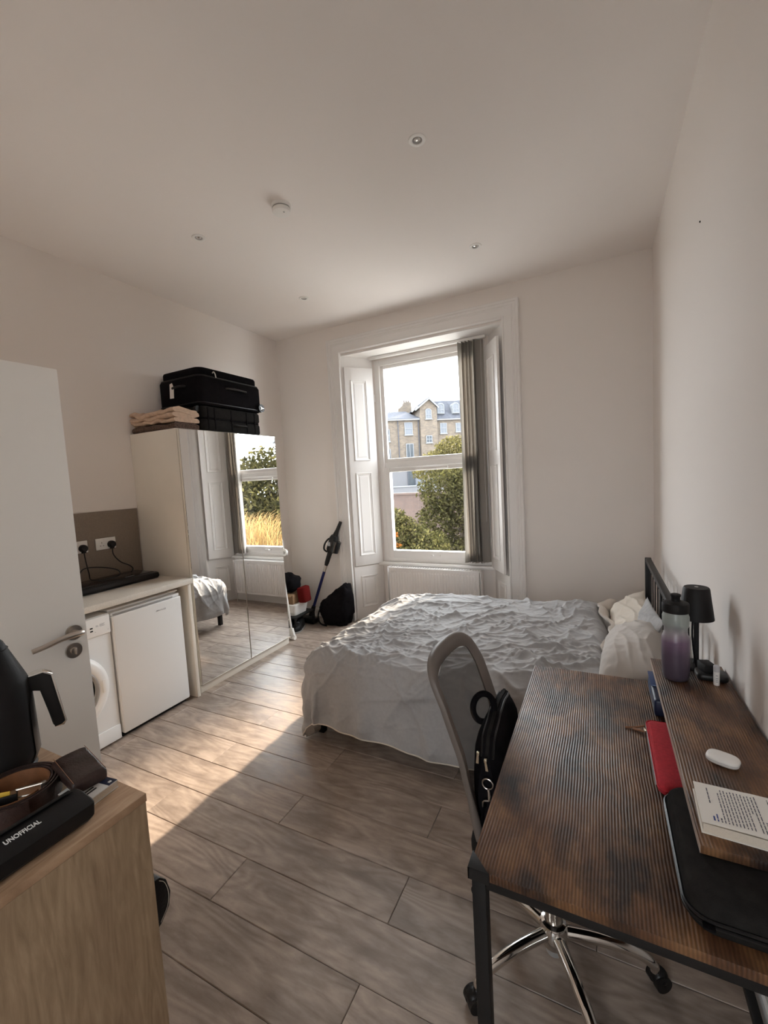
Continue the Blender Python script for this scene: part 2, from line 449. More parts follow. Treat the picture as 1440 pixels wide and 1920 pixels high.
ORG = {}
def worldorg(o):
    return ORG.get(o.name, Vector((0, 0, 0)))
def out(name, b, m, parent=None, smooth=35, loc=None, kind=None, label=None, recalc=True):
    """link the builder's mesh (built in world coordinates) as ONE object"""
    me = bpy.data.meshes.new(name)
    if recalc: bmesh.ops.recalc_face_normals(b.bm, faces=b.bm.faces[:])
    org = worldorg(parent) if parent else (Vector(loc) if loc is not None else Vector((0, 0, 0)))
    if org.length: bmesh.ops.translate(b.bm, vec=-org, verts=b.bm.verts[:])
    b.bm.to_mesh(me); b.bm.free()
    for mm in (m if isinstance(m, (list, tuple)) else [m]): me.materials.append(mm)
    if smooth:
        me.polygons.foreach_set('use_smooth', [True]*len(me.polygons))
        me.set_sharp_from_angle(angle=math.radians(smooth))
    o = bpy.data.objects.new(name, me)
    COL.objects.link(o)
    if parent: o.parent = parent
    else: o.location = org
    ORG[o.name] = org
    if kind: o['kind'] = kind
    if label: o['label'] = label
    return o
def tag(o, label, cat, group=None):
    o['label'] = label; o['category'] = cat
    if group: o['group'] = group
    return o
def thing(name, loc, label, cat, group=None):
    o = bpy.data.objects.new(name, None)
    o.empty_display_size = 0.05
    o.location = loc
    COL.objects.link(o)
    ORG[o.name] = Vector(loc)
    return tag(o, label, cat, group)
def struct(name, b, m, parent=None, loc=None, smooth=35):
    return out(name, b, m, parent, smooth, loc, kind='structure')
def sempty(name, loc):
    o = bpy.data.objects.new(name, None); o.location = loc; COL.objects.link(o); ORG[o.name] = Vector(loc); o['kind'] = 'structure'
    return o
def Rz(a): return Matrix.Rotation(a, 4, 'Z')
def Rx(a): return Matrix.Rotation(a, 4, 'X')
def Ry(a): return Matrix.Rotation(a, 4, 'Y')
def T(*a): return Matrix.Translation(Vector(a))
def bez(p, n=12):
    """Catmull-Rom through the points"""
    p = [Vector(q) for q in p]; p = [2*p[0]-p[1]] + p + [2*p[-1]-p[-2]]
    r = []
    for i in range(1, len(p)-2):
        for k in range(n):
            t = k/n
            r.append(0.5*((2*p[i]) + (p[i+1]-p[i-1])*t + (2*p[i-1]-5*p[i]+4*p[i+1]-p[i+2])*t*t + (3*p[i]-p[i-1]-3*p[i+1]+p[i+2])*t**3))
    r.append(p[-2]); return r
def rrect(x0, x1, y0, y1, r, n=5):
    """rounded rectangle outline in 2-D"""
    q = []
    for cx, cy, a0 in ((x1-r, y1-r, 0), (x0+r, y1-r, PI/2), (x0+r, y0+r, PI), (x1-r, y0+r, 3*PI/2)):
        for k in range(n+1):
            a = a0 + PI/2*k/n
            q.append((cx+r*math.cos(a), cy+r*math.sin(a)))
    return q

# vectorised gradient noise
_rs = np.random.RandomState(5)
_perm = _rs.permutation(256); _perm = np.concatenate([_perm, _perm, _perm])
_gr = _rs.normal(size=(256, 3)); _gr /= np.linalg.norm(_gr, axis=1)[:, None]
def noise3(x, y, z):
    x, y, z = np.broadcast_arrays(np.asarray(x, float), np.asarray(y, float), np.asarray(z, float))
    xi, yi, zi = np.floor(x).astype(int), np.floor(y).astype(int), np.floor(z).astype(int)
    xf, yf, zf = x-xi, y-yi, z-zi
    fade = lambda t: t*t*t*(t*(t*6-15)+10)
    u, v, w = fade(xf), fade(yf), fade(zf)
    def g(dx, dy, dz):
        h = _perm[(_perm[(_perm[(xi+dx) & 255] + yi+dy) & 255] + zi+dz) & 255]
        q = _gr[h]
        return q[..., 0]*(xf-dx) + q[..., 1]*(yf-dy) + q[..., 2]*(zf-dz)
    l = lambda a, b, t: a+(b-a)*t
    return l(l(l(g(0, 0, 0), g(1, 0, 0), u), l(g(0, 1, 0), g(1, 1, 0), u), v), l(l(g(0, 0, 1), g(1, 0, 1), u), l(g(0, 1, 1), g(1, 1, 1), u), v), w)*1.6

# ------------------------------------------------------------------ room shell
XL, XR, YB, ZC, YN = -3.36, 0.392, 4.09, 3.26, -1.9
OX0, OX1, OZ = -2.49, -0.755, 2.945         # window recess opening in the back wall
b = B().box(XL-.1, XR+.1, YN-.1, YB+.5, -.12, -.010)
floor = struct('floor', b, M['floor_base'])
# laminate planks, rows run across the room
PW, PL = 0.2, 1.348
def plank_mesh(x0, x1, w):
    me = bpy.data.meshes.new('plank')
    g, c, t = 0.0008, 0.0022, 0.010
    h = w/2
    a = [(x0+g, -h+g), (x1-g, -h+g), (x1-g, h-g), (x0+g, h-g)]
    i = [(x0+g+c, -h+g+c), (x1-g-c, -h+g+c), (x1-g-c, h-g-c), (x0+g+c, h-g-c)]
    vs = [(x, y, -t) for x, y in a] + [(x, y, -c) for x, y in a] + [(x, y, 0) for x, y in i]
    fs = [(8, 9, 10, 11)]
    for k in range(4):
        n = (k+1) % 4
        fs += [(k, n, 4+n, 4+k), (4+k, 4+n, 8+n, 8+k)]
    me.from_pydata(vs, [], fs); me.materials.append(M['plank'])
    return me
meshes = {}
row0 = 1.635
for r in range(-18, 15):
    yc = row0 - 0.1 + PW*r
    y0, y1 = yc-PW/2, yc+PW/2
    if y0 > YB+0.3 or y1 < YN: continue
    off = -1.378 if r % 2 == 0 else -0.704
    off += {5: 0.31, 8: -0.22, 10: 0.4}.get(r, 0)
    k = -3
    while True:
        x0, x1 = off+PL*k, off+PL*(k+1)
        k += 1
        if x0 > XR: break
        if x1 < XL: continue
        a, c = max(x0, XL), min(x1, XR)
        if c-a < 0.02: continue
        key = (round(a-x0, 3), round(c-x0, 3))
        if key not in meshes: meshes[key] = plank_mesh(a-x0, c-x0, PW)
        o = bpy.data.objects.new('plank', meshes[key])
        o.location = (x0, yc, 0); o.parent = floor
        COL.objects.link(o)
b = B().box(XL-.1, XR+.1, YN-.1, YB+.5, ZC, ZC+.1)
struct('ceiling', b, M['ceil'])
struct('wall_left', B().box(XL-.1, XL, YN-.1, YB+.5, 0, ZC), M['wall'])
struct('wall_right', B().box(XR, XR+.1, YN-.1, YB+.5, 0, ZC), M['wall'])
b = B().box(XL, -.36, YN-.1, YN, 0, ZC).box(.06, XR, YN-.1, YN, 0, ZC).box(-.36, .06, YN-.1, YN, 0, .6).box(-.36, .06, YN-.1, YN, 2.7, ZC)
struct('wall_near', b, M['wall'])
fill_win = sempty('fill_window', (-.15, YN-.05, .6))  # unseen window, added behind the camera to let in fill light
struct('wall_partition', B().box(XL, -1.71, -.09, .03, 0, ZC), M['wall'])
FW0, FW1, FZ0, FZ1 = -2.235, -1.000, .632, 2.895      # window frame
b = B()
b.box(XL, OX0, YB, YB+.40, 0, ZC).box(OX1, XR, YB, YB+.40, 0, ZC).box(OX0, OX1, YB, YB+.40, OZ, ZC)
b.box(OX0, OX1, 4.375, 4.49, 0, .605).box(OX0, FW0, 4.375, 4.49, .605, OZ).box(FW1, OX1, 4.375, 4.49, .605, OZ).box(FW0, FW1, 4.375, 4.49, FZ1, OZ)
struct('wall_back', b, M['wall'])
# baseboards
def base(name, x0, x1, y0, y1, ax):
    b = B()
    if ax == 'y':   # runs along y on a wall facing -x or +x
        s = 1 if x1 > x0 else -1
        poly = [(x0, y0, 0), (x0+s*.016, y0, 0), (x0+s*.016, y0, .082), (x0+s*.011, y0, .092), (x0+s*.008, y0, .10), (x0, y0, .10)]
        b.prism(poly, (0, y1-y0, 0))
    else:
        poly = [(x0, y0, 0), (x0, y0-.016, 0), (x0, y0-.016, .082), (x0, y0-.011, .092), (x0, y0-.008, .10), (x0, y0, .10)]
        b.prism(poly, (x1-x0, 0, 0))
    return struct(name, b, M['trim'])
base('baseboard_right', XR, XR-1, YN, YB, 'y')
base('baseboard_left', XL, XL+1, 3.28, YB, 'y')
o = base('baseboard_back', XL+.016, -2.645, YB, 0, 'x')
o = base('baseboard_back', -.615, XR-.016, YB, 0, 'x')
o = base('baseboard_recess', -2.25, -.98, 4.375, 0, 'x')

# ------------------------------------------------------------------ window
win = sempty('window_1', (-1.617, 4.38, 0))
# moulded architrave, mitred round three sides
prof = [(0, 0), (0, .030), (.006, .038), (.016, .038), (.021, .028), (.088, .024), (.095, .030), (.102, .030), (.107, .036), (.124, .038), (.130, .048), (.148, .050), (.153, .044), (.153, 0)]
IX0, IX1, IZ = -2.490, -.770, 2.960
secs = []
for cx, cz in (((IX0, -1), 0), ((IX0, -1), 1), ((IX1, 1), 1), ((IX1, 1), 0)):
    secs.append([(cx[0]+cx[1]*w, YB-d, (IZ+w) if cz else 0.0) for w, d in prof])
b = B().grid(secs)
out('architrave', b, M['trim'], win, smooth=0)
def board(b, p, q, r, s, n, t):
    """flat board with corners p q r s, thickness t along n"""
    b.prism([p, q, r, s], Vector(n)*t)
# splayed reveal linings and soffit
LA, LB = V(-2.490, 4.085), V(-2.262, 4.375)
RA, RB = V(-.757, 4.085), V(-.958, 4.375)
b = B()
def reveal(b, A, Bp, z0, z1, n, t):
    nn = Vector((n[0], n[1], 0))
    b.prism([(A.x, A.y, z0), (Bp.x, Bp.y, z0), (Bp.x, Bp.y, z1), (A.x, A.y, z1)], nn*t)
ldir = (LB-LA).normalized(); ln = V(ldir.y, -ldir.x)            # into the opening
rdir = (RB-RA).normalized(); rn = V(-rdir.y, rdir.x)
reveal(b, LA, LB, 0, OZ, -ln, .02); reveal(b, RA, RB, 0, OZ, -rn, .02)
b.box(OX0+.002, OX1-.002, 4.086, 4.374, OZ-.012, OZ)
out('reveal_lining', b, M['trim'], win)
# panelled shutters and dado panels; local frame: s along the board, z up, n out of it
def panel_unit(name, A, d, n, s0, s1, z0, z1, t, panels, label, gapn=.004):
    A = Vector((A.x, A.y, 0)); d3 = Vector((d.x, d.y, 0)); n3 = Vector((n.x, n.y, 0))
    P = lambda s, z, h: A + d3*s + n3*h + Vector((0, 0, z))
    b = B()
    b.prism([P(s0, z0, gapn), P(s1, z0, gapn), P(s1, z1, gapn), P(s0, z1, gapn)], n3*t, bev=.002)
    o = out(name, b, M['trim'], win, label=label)
    for (a0, a1, c0, c1) in panels:
        m = B()
        rings = []
        for ins, h in ((0, .0), (.0, .007), (.006, .010), (.012, .005), (.020, .0035), (.026, -.002), (.034, -.002), (.044, .003)):
            rings.append([P(a0+ins, c0+ins, gapn+t+h), P(a1-ins, c0+ins, gapn+t+h), P(a1-ins, c1-ins, gapn+t+h), P(a0+ins, c1-ins, gapn+t+h)])
        for R, Q in zip(rings, rings[1:]):
            va = [m.bm.verts.new(p) for p in R]; vb = [m.bm.verts.new(p) for p in Q]
            for k in range(4): m.bm.faces.new((va[k], va[(k+1) % 4], vb[(k+1) % 4], vb[k]))
        vb = [m.bm.verts.new(p) for p in rings[-1]]; m.bm.faces.new(vb)
        bmesh.ops.remove_doubles(m.bm, verts=m.bm.verts[:], dist=1e-5)
        out('panel_moulding', m, M['trim'], o, smooth=20)
    return o
Lw = (LB-LA).length
panel_unit('shutter', LA, ldir, ln, .02, Lw-.012, .622, 2.815, .024, [(.085, Lw-.095, 1.80, 2.68), (.085, Lw-.095, .735, 1.665)], 'left folded shutter with two long moulded panels')
panel_unit('dado_panel', LA, ldir, ln, .005, Lw-.004, .02, .612, .010, [(.085, Lw-.085, .14, .50)], None)
RS = V(-.797, 4.070); RE = V(-.972, 4.352); rd2 = (RE-RS).normalized(); rn2 = V(-rd2.y, rd2.x)
Rw = (RE-RS).length
panel_unit('shutter', RS, rd2, rn2, 0, Rw, .622, 2.82, .026, [(.075, Rw-.075, 1.80, 2.68), (.075, Rw-.075, .735, 1.665)], 'right shutter standing slightly ajar', 0)
panel_unit('dado_panel', RA, rdir, rn, .005, Lw-.02, .02, .60, .010, [(.085, Lw-.10, .14, .50)], None)
for A, d, n, w in ((LA, ldir, ln, Lw-.004), (RS, rd2, rn2, Rw-.004)):
    for z in (.85, 1.55, 2.45):
        c = Vector((A.x, A.y, 0)) + Vector((d.x, d.y, 0))*w + Vector((n.x, n.y, 0))*.026
        out('hinge', B().cyl(c+Vector((0, 0, z)), c+Vector((0, 0, z+.08)), .005, n=8), M['trim'], win)
# sash frame
def frame_rect(b, x0, x1, z0, z1, y0, y1, w, wt=None, wb=None, bev=.004):
    wt = w if wt is None else wt; wb = w if wb is None else wb
    b.box(x0, x0+w, y0, y1, z0, z1, bev).box(x1-w, x1, y0, y1, z0, z1, bev)
    b.box(x0+w, x1-w, y0, y1, z1-wt, z1, bev).box(x0+w, x1-w, y0, y1, z0, z0+wb, bev)
b = B(); frame_rect(b, -.36, .06, .6, 2.7, YN-.08, YN-.02, .045)  # frame of the added fill window
out('frame', b, M['upvc'], fill_win)
out('pane', B().box(-.315, .015, YN-.052, YN-.048, .645, 2.655), M['glass'], fill_win)
b = B(); frame_rect(b, FW0, FW1, FZ0, FZ1, 4.372, 4.46, .058, wb=.055)
b.box(FW0+.058, FW1-.058, 4.385, 4.45, 1.695, 1.765, .004)
out('frame', b, M['upvc'], win)
b = B(); frame_rect(b, FW0+.055, FW1-.055, 1.762, FZ1-.05, 4.395, 4.44, .045, bev=.006)
us = out('upper_sash', b, M['upvc'], win)
out('pane', B().box(FW0+.098, FW1-.098, 4.415, 4.419, 1.805, FZ1-.093), M['glass'], us)
b = B(); frame_rect(b, FW0+.055, FW1-.055, .68, 1.705, 4.358, 4.43, .072, wt=.05, wb=.088, bev=.006)
ls = out('lower_sash', b, M['upvc'], win)
out('pane', B().box(FW0+.122, FW1-.122, 4.400, 4.404, .76, 1.66), M['glass'], ls)
out('sash_handle', B().box(-1.66, -1.55, 4.345, 4.36, .715, .735, .004).cyl((-1.63, 4.35, .725), (-1.63, 4.325, .728), .010, n=10), M['upvc'], ls)
out('trickle_vent', B().box(-1.78, -1.42, 4.340, 4.36, 1.665, 1.690, .003), M['upvc'], win)
out('sill', B().box(-2.285, -.962, 4.315, 4.40, .602, .634, .005), M['trim'], win)
out('sill_moulding', B().box(-2.26, -.985, 4.34, 4.372, .588, .602, .004), M['trim'], win)
# vertical blind drawn to the right
bl = thing('vertical_blind', (-1.617, 4.33, 2.93), 'grey fabric vertical blind bunched at the right of the window', 'blind')
out('head_rail', B().box(-2.275, -.975, 4.305, 4.347, 2.905, 2.932, .003), M['upvc'], bl)
ns = 11
for i in range(ns):
    x = -1.225 + .018*i + (.008 if i > 6 else 0)
    ang = math.radians([62, 96, 70, 100, 74, 92, 68, 98, 76, 58, 40][i])
    wd = .089
    rows = []
    for j in range(13):
        z = 2.90 - (2.90-.672-.006*(i % 3))*j/12
        sw = .010*math.sin(i*2.1+j*.35)*(j/12)
        a2 = ang + .10*math.sin(i*1.7)*(j/12)
        row = []
        for k in range(7):
            t = (k/6-.5)*wd
            c = .010*(1-(2*t/wd)**2)
            row.append((x + sw + t*math.cos(a2) - c*math.sin(a2), 4.318 + t*math.sin(a2) + c*math.cos(a2), z))
        rows.append(row)
    b = B().grid(rows)
    s_ = out('slat', b, M['blind'], bl)
    z = rows[-1][0][2]
    p0, p1 = Vector(rows[-1][0]), Vector(rows[-1][-1])
    out('weight', B().tube([p0+V(0, 0, .004), (p0+p1)/2+V(0, 0, .0), p1+V(0, 0, .004)], .0045, 6), M['slat_fab'], s_)
pts = [(-1.02+.002*math.sin(k), 4.30, 2.90-.06*k) for k in range(31)]
out('cord', B().tube(pts, .0012, 5), M['white_plastic'], bl)
# radiator
rad = thing('radiator', (-1.61, 4.25, .12), 'white ribbed panel radiator under the window sill', 'radiator')
x0, x1, z0, z1 = -2.140, -1.083, .115, .600
prow = []
npitch = 32
for k in range(npitch*6+1):
    t = k/6.0; x = x0+.02+(x1-x0-.04)*k/(npitch*6)
    ph = t % 1
    d = .009 if (ph < .5) else 0
    if 0.42 < ph < .58: d = .0045
    prow.append((x, d))
rows = []
for z, s in ((z0+.02, 0), (z0+.045, 0), (z0+.06, 1), (z1-.06, 1), (z1-.045, 0), (z1-.012, 0)):
    rows.append([(x, 4.232 - d*s, z) for x, d in prow])
b = B().grid(rows)
b.box(x0+.02, x1-.02, 4.234, 4.245, z0+.02, z1-.012).box(x0+.02, x1-.02, 4.29, 4.30, z0+.02, z1-.012)
out('panel', b, M['trim'], rad, smooth=25)
out('casing_end', B().box(x0, x0+.006, 4.222, 4.31, z0, z1, .002), M['trim'], rad)
out('casing_end', B().box(x1-.006, x1, 4.222, 4.31, z0, z1, .002), M['trim'], rad)
b = B().box(x0, x1, 4.222, 4.229, z1-.012, z1, .002).box(x0, x1, 4.303, 4.31, z1-.012, z1, .002)
for k in range(36):
    x = x0+.02+(x1-x0-.04)*k/35
    b.box(x-.003, x+.003, 4.228, 4.304, z1-.006, z1-.002)
out('top_grille', b, M['trim'], rad)
out('bracket', B().box(x0+.15, x0+.19, 4.30, 4.374, z0+.1, z1-.05), M['trim'], rad)
out('bracket', B().box(x1-.19, x1-.15, 4.30, 4.374, z0+.1, z1-.05), M['trim'], rad)
for x in (x0-.02, x1+.02):
    out('valve', B().cyl((x, 4.265, 0), (x, 4.265, .19), .0075, n=10).cyl((x, 4.265, .15), (x, 4.265, .225), .014, n=12).cyl((x-.03, 4.265, .165), (x+.03, 4.265, .165), .008, n=10), M['white_plastic'], rad)

# ------------------------------------------------------------------ ceiling fittings
for (x, y), lab in (((-.785, 2.145), 'round white recessed spotlight nearest the camera, right of the smoke alarm'), ((-.793, 3.300), 'small white recessed spotlight near the window wall on the right'),
                    ((-2.362, 2.165), 'small white recessed spotlight left of the smoke alarm'), ((-2.372, 3.322), 'tiny white recessed spotlight above the wardrobe near the window wall')):
    t = thing('ceiling_spotlight', (x, y, ZC), lab, 'ceiling light', 'recessed ceiling spotlights')
    out('bezel', B().lathe([(.024, -.002), (.027, -.005), (.036, -.0065), (.043, -.004), (.045, 0)], (x, y, ZC), 32), M['white_plastic'], t)
    lamp = out('lamp', B().lathe([(0, .006), (.010, .005), (.018, -.001), (.022, -.0035), (.0245, -.002), (.0245, .0)], (x, y, ZC-.001), 24), M['grey_plastic'], t)
    out('lens', B().lathe([(0, -.004), (.008, -.0035), (.012, -.001)], (x, y, ZC), 16), M['chrome'], lamp)
sx, sy = -1.683, 2.19
t = thing('smoke_alarm', (sx, sy, ZC), 'round white smoke alarm on the ceiling', 'smoke alarm')
out('base', B().lathe([(.058, 0), (.058, -.016), (.055, -.019)], (sx, sy, ZC), 40), M['white_plastic'], t)
out('vent_ring', B().lathe([(.051, -.015), (.051, -.027)], (sx, sy, ZC), 40), M['grey_plastic'], t)
out('cover', B().lathe([(.050, -.022), (.054, -.024), (.054, -.036), (.050, -.043), (.035, -.046), (0, -.047)], (sx, sy, ZC), 40), M['white_plastic'], t)
out('test_button', B().cyl((sx+.022, sy-.006, ZC-.044), (sx+.022, sy-.006, ZC-.049), .005, n=12), M['grey_plastic'], t)
nl = B().cyl((XR-.004, 2.30, 2.59), (XR+.01, 2.30, 2.59), .004, n=8)
tag(out('nail', nl, M['black_metal'], loc=(XR, 2.30, 2.59)), 'tiny dark nail in the bare right wall', 'nail')


# ------------------------------------------------------------------ the open door
dr = sempty('door_1', (-1.67, .04, 0))
b = B().box(-1.692, -1.650, .04, .850, .008, 2.030, .002)
out('slab', b, M['doorw'], dr)
hd = out('door_handle', B().cyl((-1.652, .806, 1.122), (-1.642, .806, 1.122), .026, n=32).cyl((-1.645, .806, 1.122), (-1.605, .806, 1.124), .010, n=16)
         .tube(bez([(-1.610, .815, 1.124), (-1.603, .795, 1.1265), (-1.602, .75, 1.126), (-1.603, .70, 1.118), (-1.610, .665, 1.112)], 6), [.010]*6+[.010]*6+[.009]*6+[.0085]*6+[.008], 12, flat=1.0), M['steel'], dr, smooth=40)
o = out('thumb_turn', B().cyl((-1.652, .800, 1.060), (-1.643, .800, 1.060), .026, n=32).cyl((-1.645, .800, 1.060), (-1.636, .800, 1.060), .012, n=20).box(-1.640, -1.628, .7975, .8025, 1.048, 1.072, .0015), M['steel'], dr, smooth=40)
for z in (.25, 1.02, 1.8):
    out('hinge', B().cyl((-1.646, .034, z), (-1.646, .034, z+.09), .007, n=10), M['steel'], dr)
# ------------------------------------------------------------------ worktop run
CX = -2.755
tag(out('worktop', B().box(XL, CX, .60, 2.185, .886, .925, .003), M['counter'], loc=(-3.06, 1.4, .886)), 'pale speckled worktop over the fridge and washing machine', 'worktop')
tag(out('end_panel', B().box(XL, CX-.02, 2.150, 2.178, 0, .885, .001), M['lam'], loc=(-3.06, 2.164, 0)), 'cream end panel standing between the fridge and the wardrobe', 'panel')
tag(out('splashback', B().box(XL+.001, XL+.012, .60, 2.195, .926, 1.466, .001), M['splash'], loc=(XL, 1.4, .926)), 'taupe splashback panel on the wall above the worktop', 'splashback')
# fridge
fr = thing('fridge', (-3.05, 1.838, 0), 'white under-counter fridge with a plain flat door', 'fridge')
fy0, fy1 = 1.588, 2.088
out('body', B().box(-3.32, -2.835, fy0+.004, fy1-.004, .03, .838, .004), M['white_enamel'], fr)
out('lid', B().box(-3.32, -2.83, fy0, fy1, .838, .853, .004), M['white_enamel'], fr)
d = out('door', B().box(-2.832, -2.780, fy0, fy1, .035, .815, .007, 3).box(-2.832, -2.797, fy0, fy1, .815, .836, .005), M['white_enamel'], fr)
out('handle_strip', B().box(-2.797, -2.787, fy0+.01, fy1-.06, .817, .826, .002), M['grey_plastic'], d)
bb = B()
xs = [(0, 0), (.006, .010), (.012, .002), (.018, .012), (.024, .002), (.030, .009), (.036, .003), (.043, .010), (.05, .002), (.058, .008)]
bb.tube([(-2.7797, 1.885+q, .752+r) for q, r in xs], .0014, 5)
bb.tube([(-2.7797, 1.953+.006*math.cos(a), .758+.005*math.sin(a)) for a in np.linspace(0, 2*PI, 9)], .0012, 5)
out('badge', bb, M['print_grey'], d)
out('plinth_gap', B().box(-3.30, -2.82, fy0+.01, fy1-.01, .002, .03), M['black_matte'], fr)
out('hinge', B().box(-2.84, -2.80, fy1-.07, fy1-.01, .853, .861, .002), M['white_plastic'], fr)
# washing machine
wm = thing('washing_machine', (-3.05, 1.285, 0), 'white front-loading washing machine half hidden by the open door', 'washing machine')
wy0, wy1 = .985, 1.578
out('body', B().box(-3.32, -2.795, wy0, wy1, .012, .842, .008, 3), M['white_enamel'], wm)
out('kick_panel', B().box(-2.796, -2.789, wy0+.004, wy1-.004, .018, .112, .003), M['white_enamel'], wm)
cp = out('control_panel', B().box(-2.797, -2.785, wy0+.002, wy1-.004, .722, .838, .004), M['white_plastic'], wm)
out('button', B().box(-2.786, -2.783, 1.452, 1.468, .776, .784, .001), M['black_plastic'], cp)
out('button', B().box(-2.786, -2.783, 1.452, 1.468, .758, .766, .001), M['black_plastic'], cp)
bt = B()
for (y, z, w) in ((1.487, .787, .012), (1.487, .781, .015), (1.51, .790, .030), (1.51, .784, .024), (1.51, .778, .030), (1.478, .750, .006), (1.555, .745, .005)):
    bt.box(-2.7855, -2.7845, y, y+w, z, z+.0025)
out('panel_print', bt, M['print_grey'], cp, kind='stuff')
wd = out('porthole_door', B().lathe([(.150, .016), (.160, .040), (.176, .047), (.205, .045), (.224, .034), (.234, .018), (.235, 0)], n=56, mtx=T(-2.795, 1.290, .415) @ Ry(PI/2)), M['white_plastic'], wm)
out('porthole_glass', B().lathe([(0, .012), (.05, .010), (.11, .008), (.150, .018)], n=48, mtx=T(-2.795, 1.290, .415) @ Ry(PI/2)), M['black_glass'], wd)
out('porthole_ring', B().lathe([(.148, .026), (.152, .044), (.158, .047), (.164, .043)], n=48, mtx=T(-2.795, 1.290, .415) @ Ry(PI/2)), M['grey_plastic'], wd)
out('catch', B().box(-2.752, -2.744, 1.468, 1.490, .375, .455, .004), M['white_plastic'], wd)
out('drawer', B().box(-2.786, -2.782, 1.02, 1.20, .742, .822, .002), M['white_plastic'], cp)
# hob
hb = thing('electric_hob', (-3.2, 1.75, .926), 'black glass table-top hob lying on the worktop', 'hob')
b = B().prism([(-3.33, 1.33, .926), (-3.075, 1.33, .926), (-3.055, 1.33, .944), (-3.062, 1.33, .968), (-3.085, 1.33, .974), (-3.33, 1.33, .974)], (0, .80, 0), bev=.003)
out('casing', b, M['black_plastic'], hb)
out('glass_top', B().box(-3.32, -3.10, 1.345, 2.115, .972, .978, .002), M['black_glass'], hb)
for y in (1.45, 1.9):
    out('touch_panel', B().box(-3.118, -3.108, y, y+.07, .9782, .9786), M['print_grey'], hb)
# sockets and plugs
def socket(y0, lab):
    t = thing('double_socket', (XL+.012, y0+.073, 1.222), lab, 'socket', 'double sockets on the splashback')
    x = XL+.012
    pl = out('plate', B().box(x, x+.009, y0, y0+.146, 1.179, 1.265, .003), M['white_plastic'], t)
    for k in (0, 1):
        yc = y0+.042+.064*k
        out('rocker', B().box(x+.009, x+.013, yc-.006+.004*(1 if k == 0 else -1)+.014*(1 if k == 0 else -1), yc+.006+.018*(1 if k == 0 else -1), 1.244, 1.258, .001), M['white_plastic'], pl)
        h = B().box(x+.0088, x+.0094, yc-.002, yc+.002, 1.226, 1.235).box(x+.0088, x+.0094, yc-.014, yc-.007, 1.206, 1.210).box(x+.0088, x+.0094, yc+.007, yc+.014, 1.206, 1.210)
        out('pin_holes', h, M['black_plastic'], pl)
    return t
socket(1.848, 'white double socket on the taupe splashback nearer the wardrobe')
socket(1.645, 'white double socket on the taupe splashback, half behind the open door')
def plug(y, pts, lab):
    x = XL+.0215
    t = thing('mains_plug', (x, y, 1.21), lab, 'plug', 'mains plugs in the splashback sockets')
    out('plug_body', B().lathe([(.027, 0), (.0275, .012), (.024, .030), (.018, .036), (0, .037)], n=24, mtx=T(x, y, 1.212) @ Ry(PI/2)).box(x, x+.022, y-.013, y+.013, 1.177, 1.20, .004), M['black_plastic'], t)
    out('cord', B().tube(bez(pts, 10), .0042, 8), M['black_plastic'], t)
plug(1.955, [(-3.325, 1.955, 1.185), (-3.322, 1.957, 1.13), (-3.30, 1.99, 1.07), (-3.28, 2.045, 1.03), (-3.25, 2.05, 1.005), (-3.225, 2.02, .985)], 'black plug with a hanging cord in the socket nearer the wardrobe')
plug(1.753, [(-3.325, 1.753, 1.185), (-3.32, 1.755, 1.12), (-3.29, 1.752, 1.03), (-3.25, 1.74, .990), (-3.18, 1.78, .985), (-3.14, 1.87, .998), (-3.20, 1.90, 1.03), (-3.28, 1.83, 1.06), (-3.29, 1.72, 1.07), (-3.22, 1.64, 1.02), (-3.17, 1.60, .985)], 'black plug with a looped cord in the socket by the open door')

# ------------------------------------------------------------------ wardrobe
WY0, WY1, WZ = 2.205, 3.272, 2.055
wr = thing('wardrobe', (-3.08, 2.74, 0), 'cream wardrobe with two mirrored doors', 'wardrobe')
out('side_panel', B().box(XL+.002, -2.812, WY0, WY0+.018, 0, WZ, .001), M['lam'], wr)
out('side_panel', B().box(XL+.002, -2.812, WY1-.018, WY1, 0, WZ, .001), M['lam'], wr)
out('top_panel', B().box(XL+.002, -2.812, WY0+.018, WY1-.018, WZ-.018, WZ, .001), M['lam'], wr)
out('back_panel', B().box(XL+.002, XL+.006, WY0+.018, WY1-.018, 0, WZ-.018), M['lam'], wr)
out('bottom_panel', B().box(XL+.006, -2.812, WY0+.018, WY1-.018, .058, .076), M['lam'], wr)
out('plinth', B().box(-2.816, -2.803, WY0+.001, WY1-.001, 0, .058, .002), M['lam'], wr)
for ya, yb in ((WY0+.004, 2.737), (2.742, WY1-.003)):
    d = out('mirror_door', B().box(-2.809, -2.792, ya, yb, .066, WZ-.004, .001), M['lam'], wr)
    out('mirror', B().box(-2.7918, -2.786, ya+.002, yb-.002, .070, WZ-.006, .0012, 1), M['mirror'], d, smooth=0)
    out('bottom_trim', B().box(-2.792, -2.7845, ya+.001, yb-.001, .064, .070), M['steel'], d)
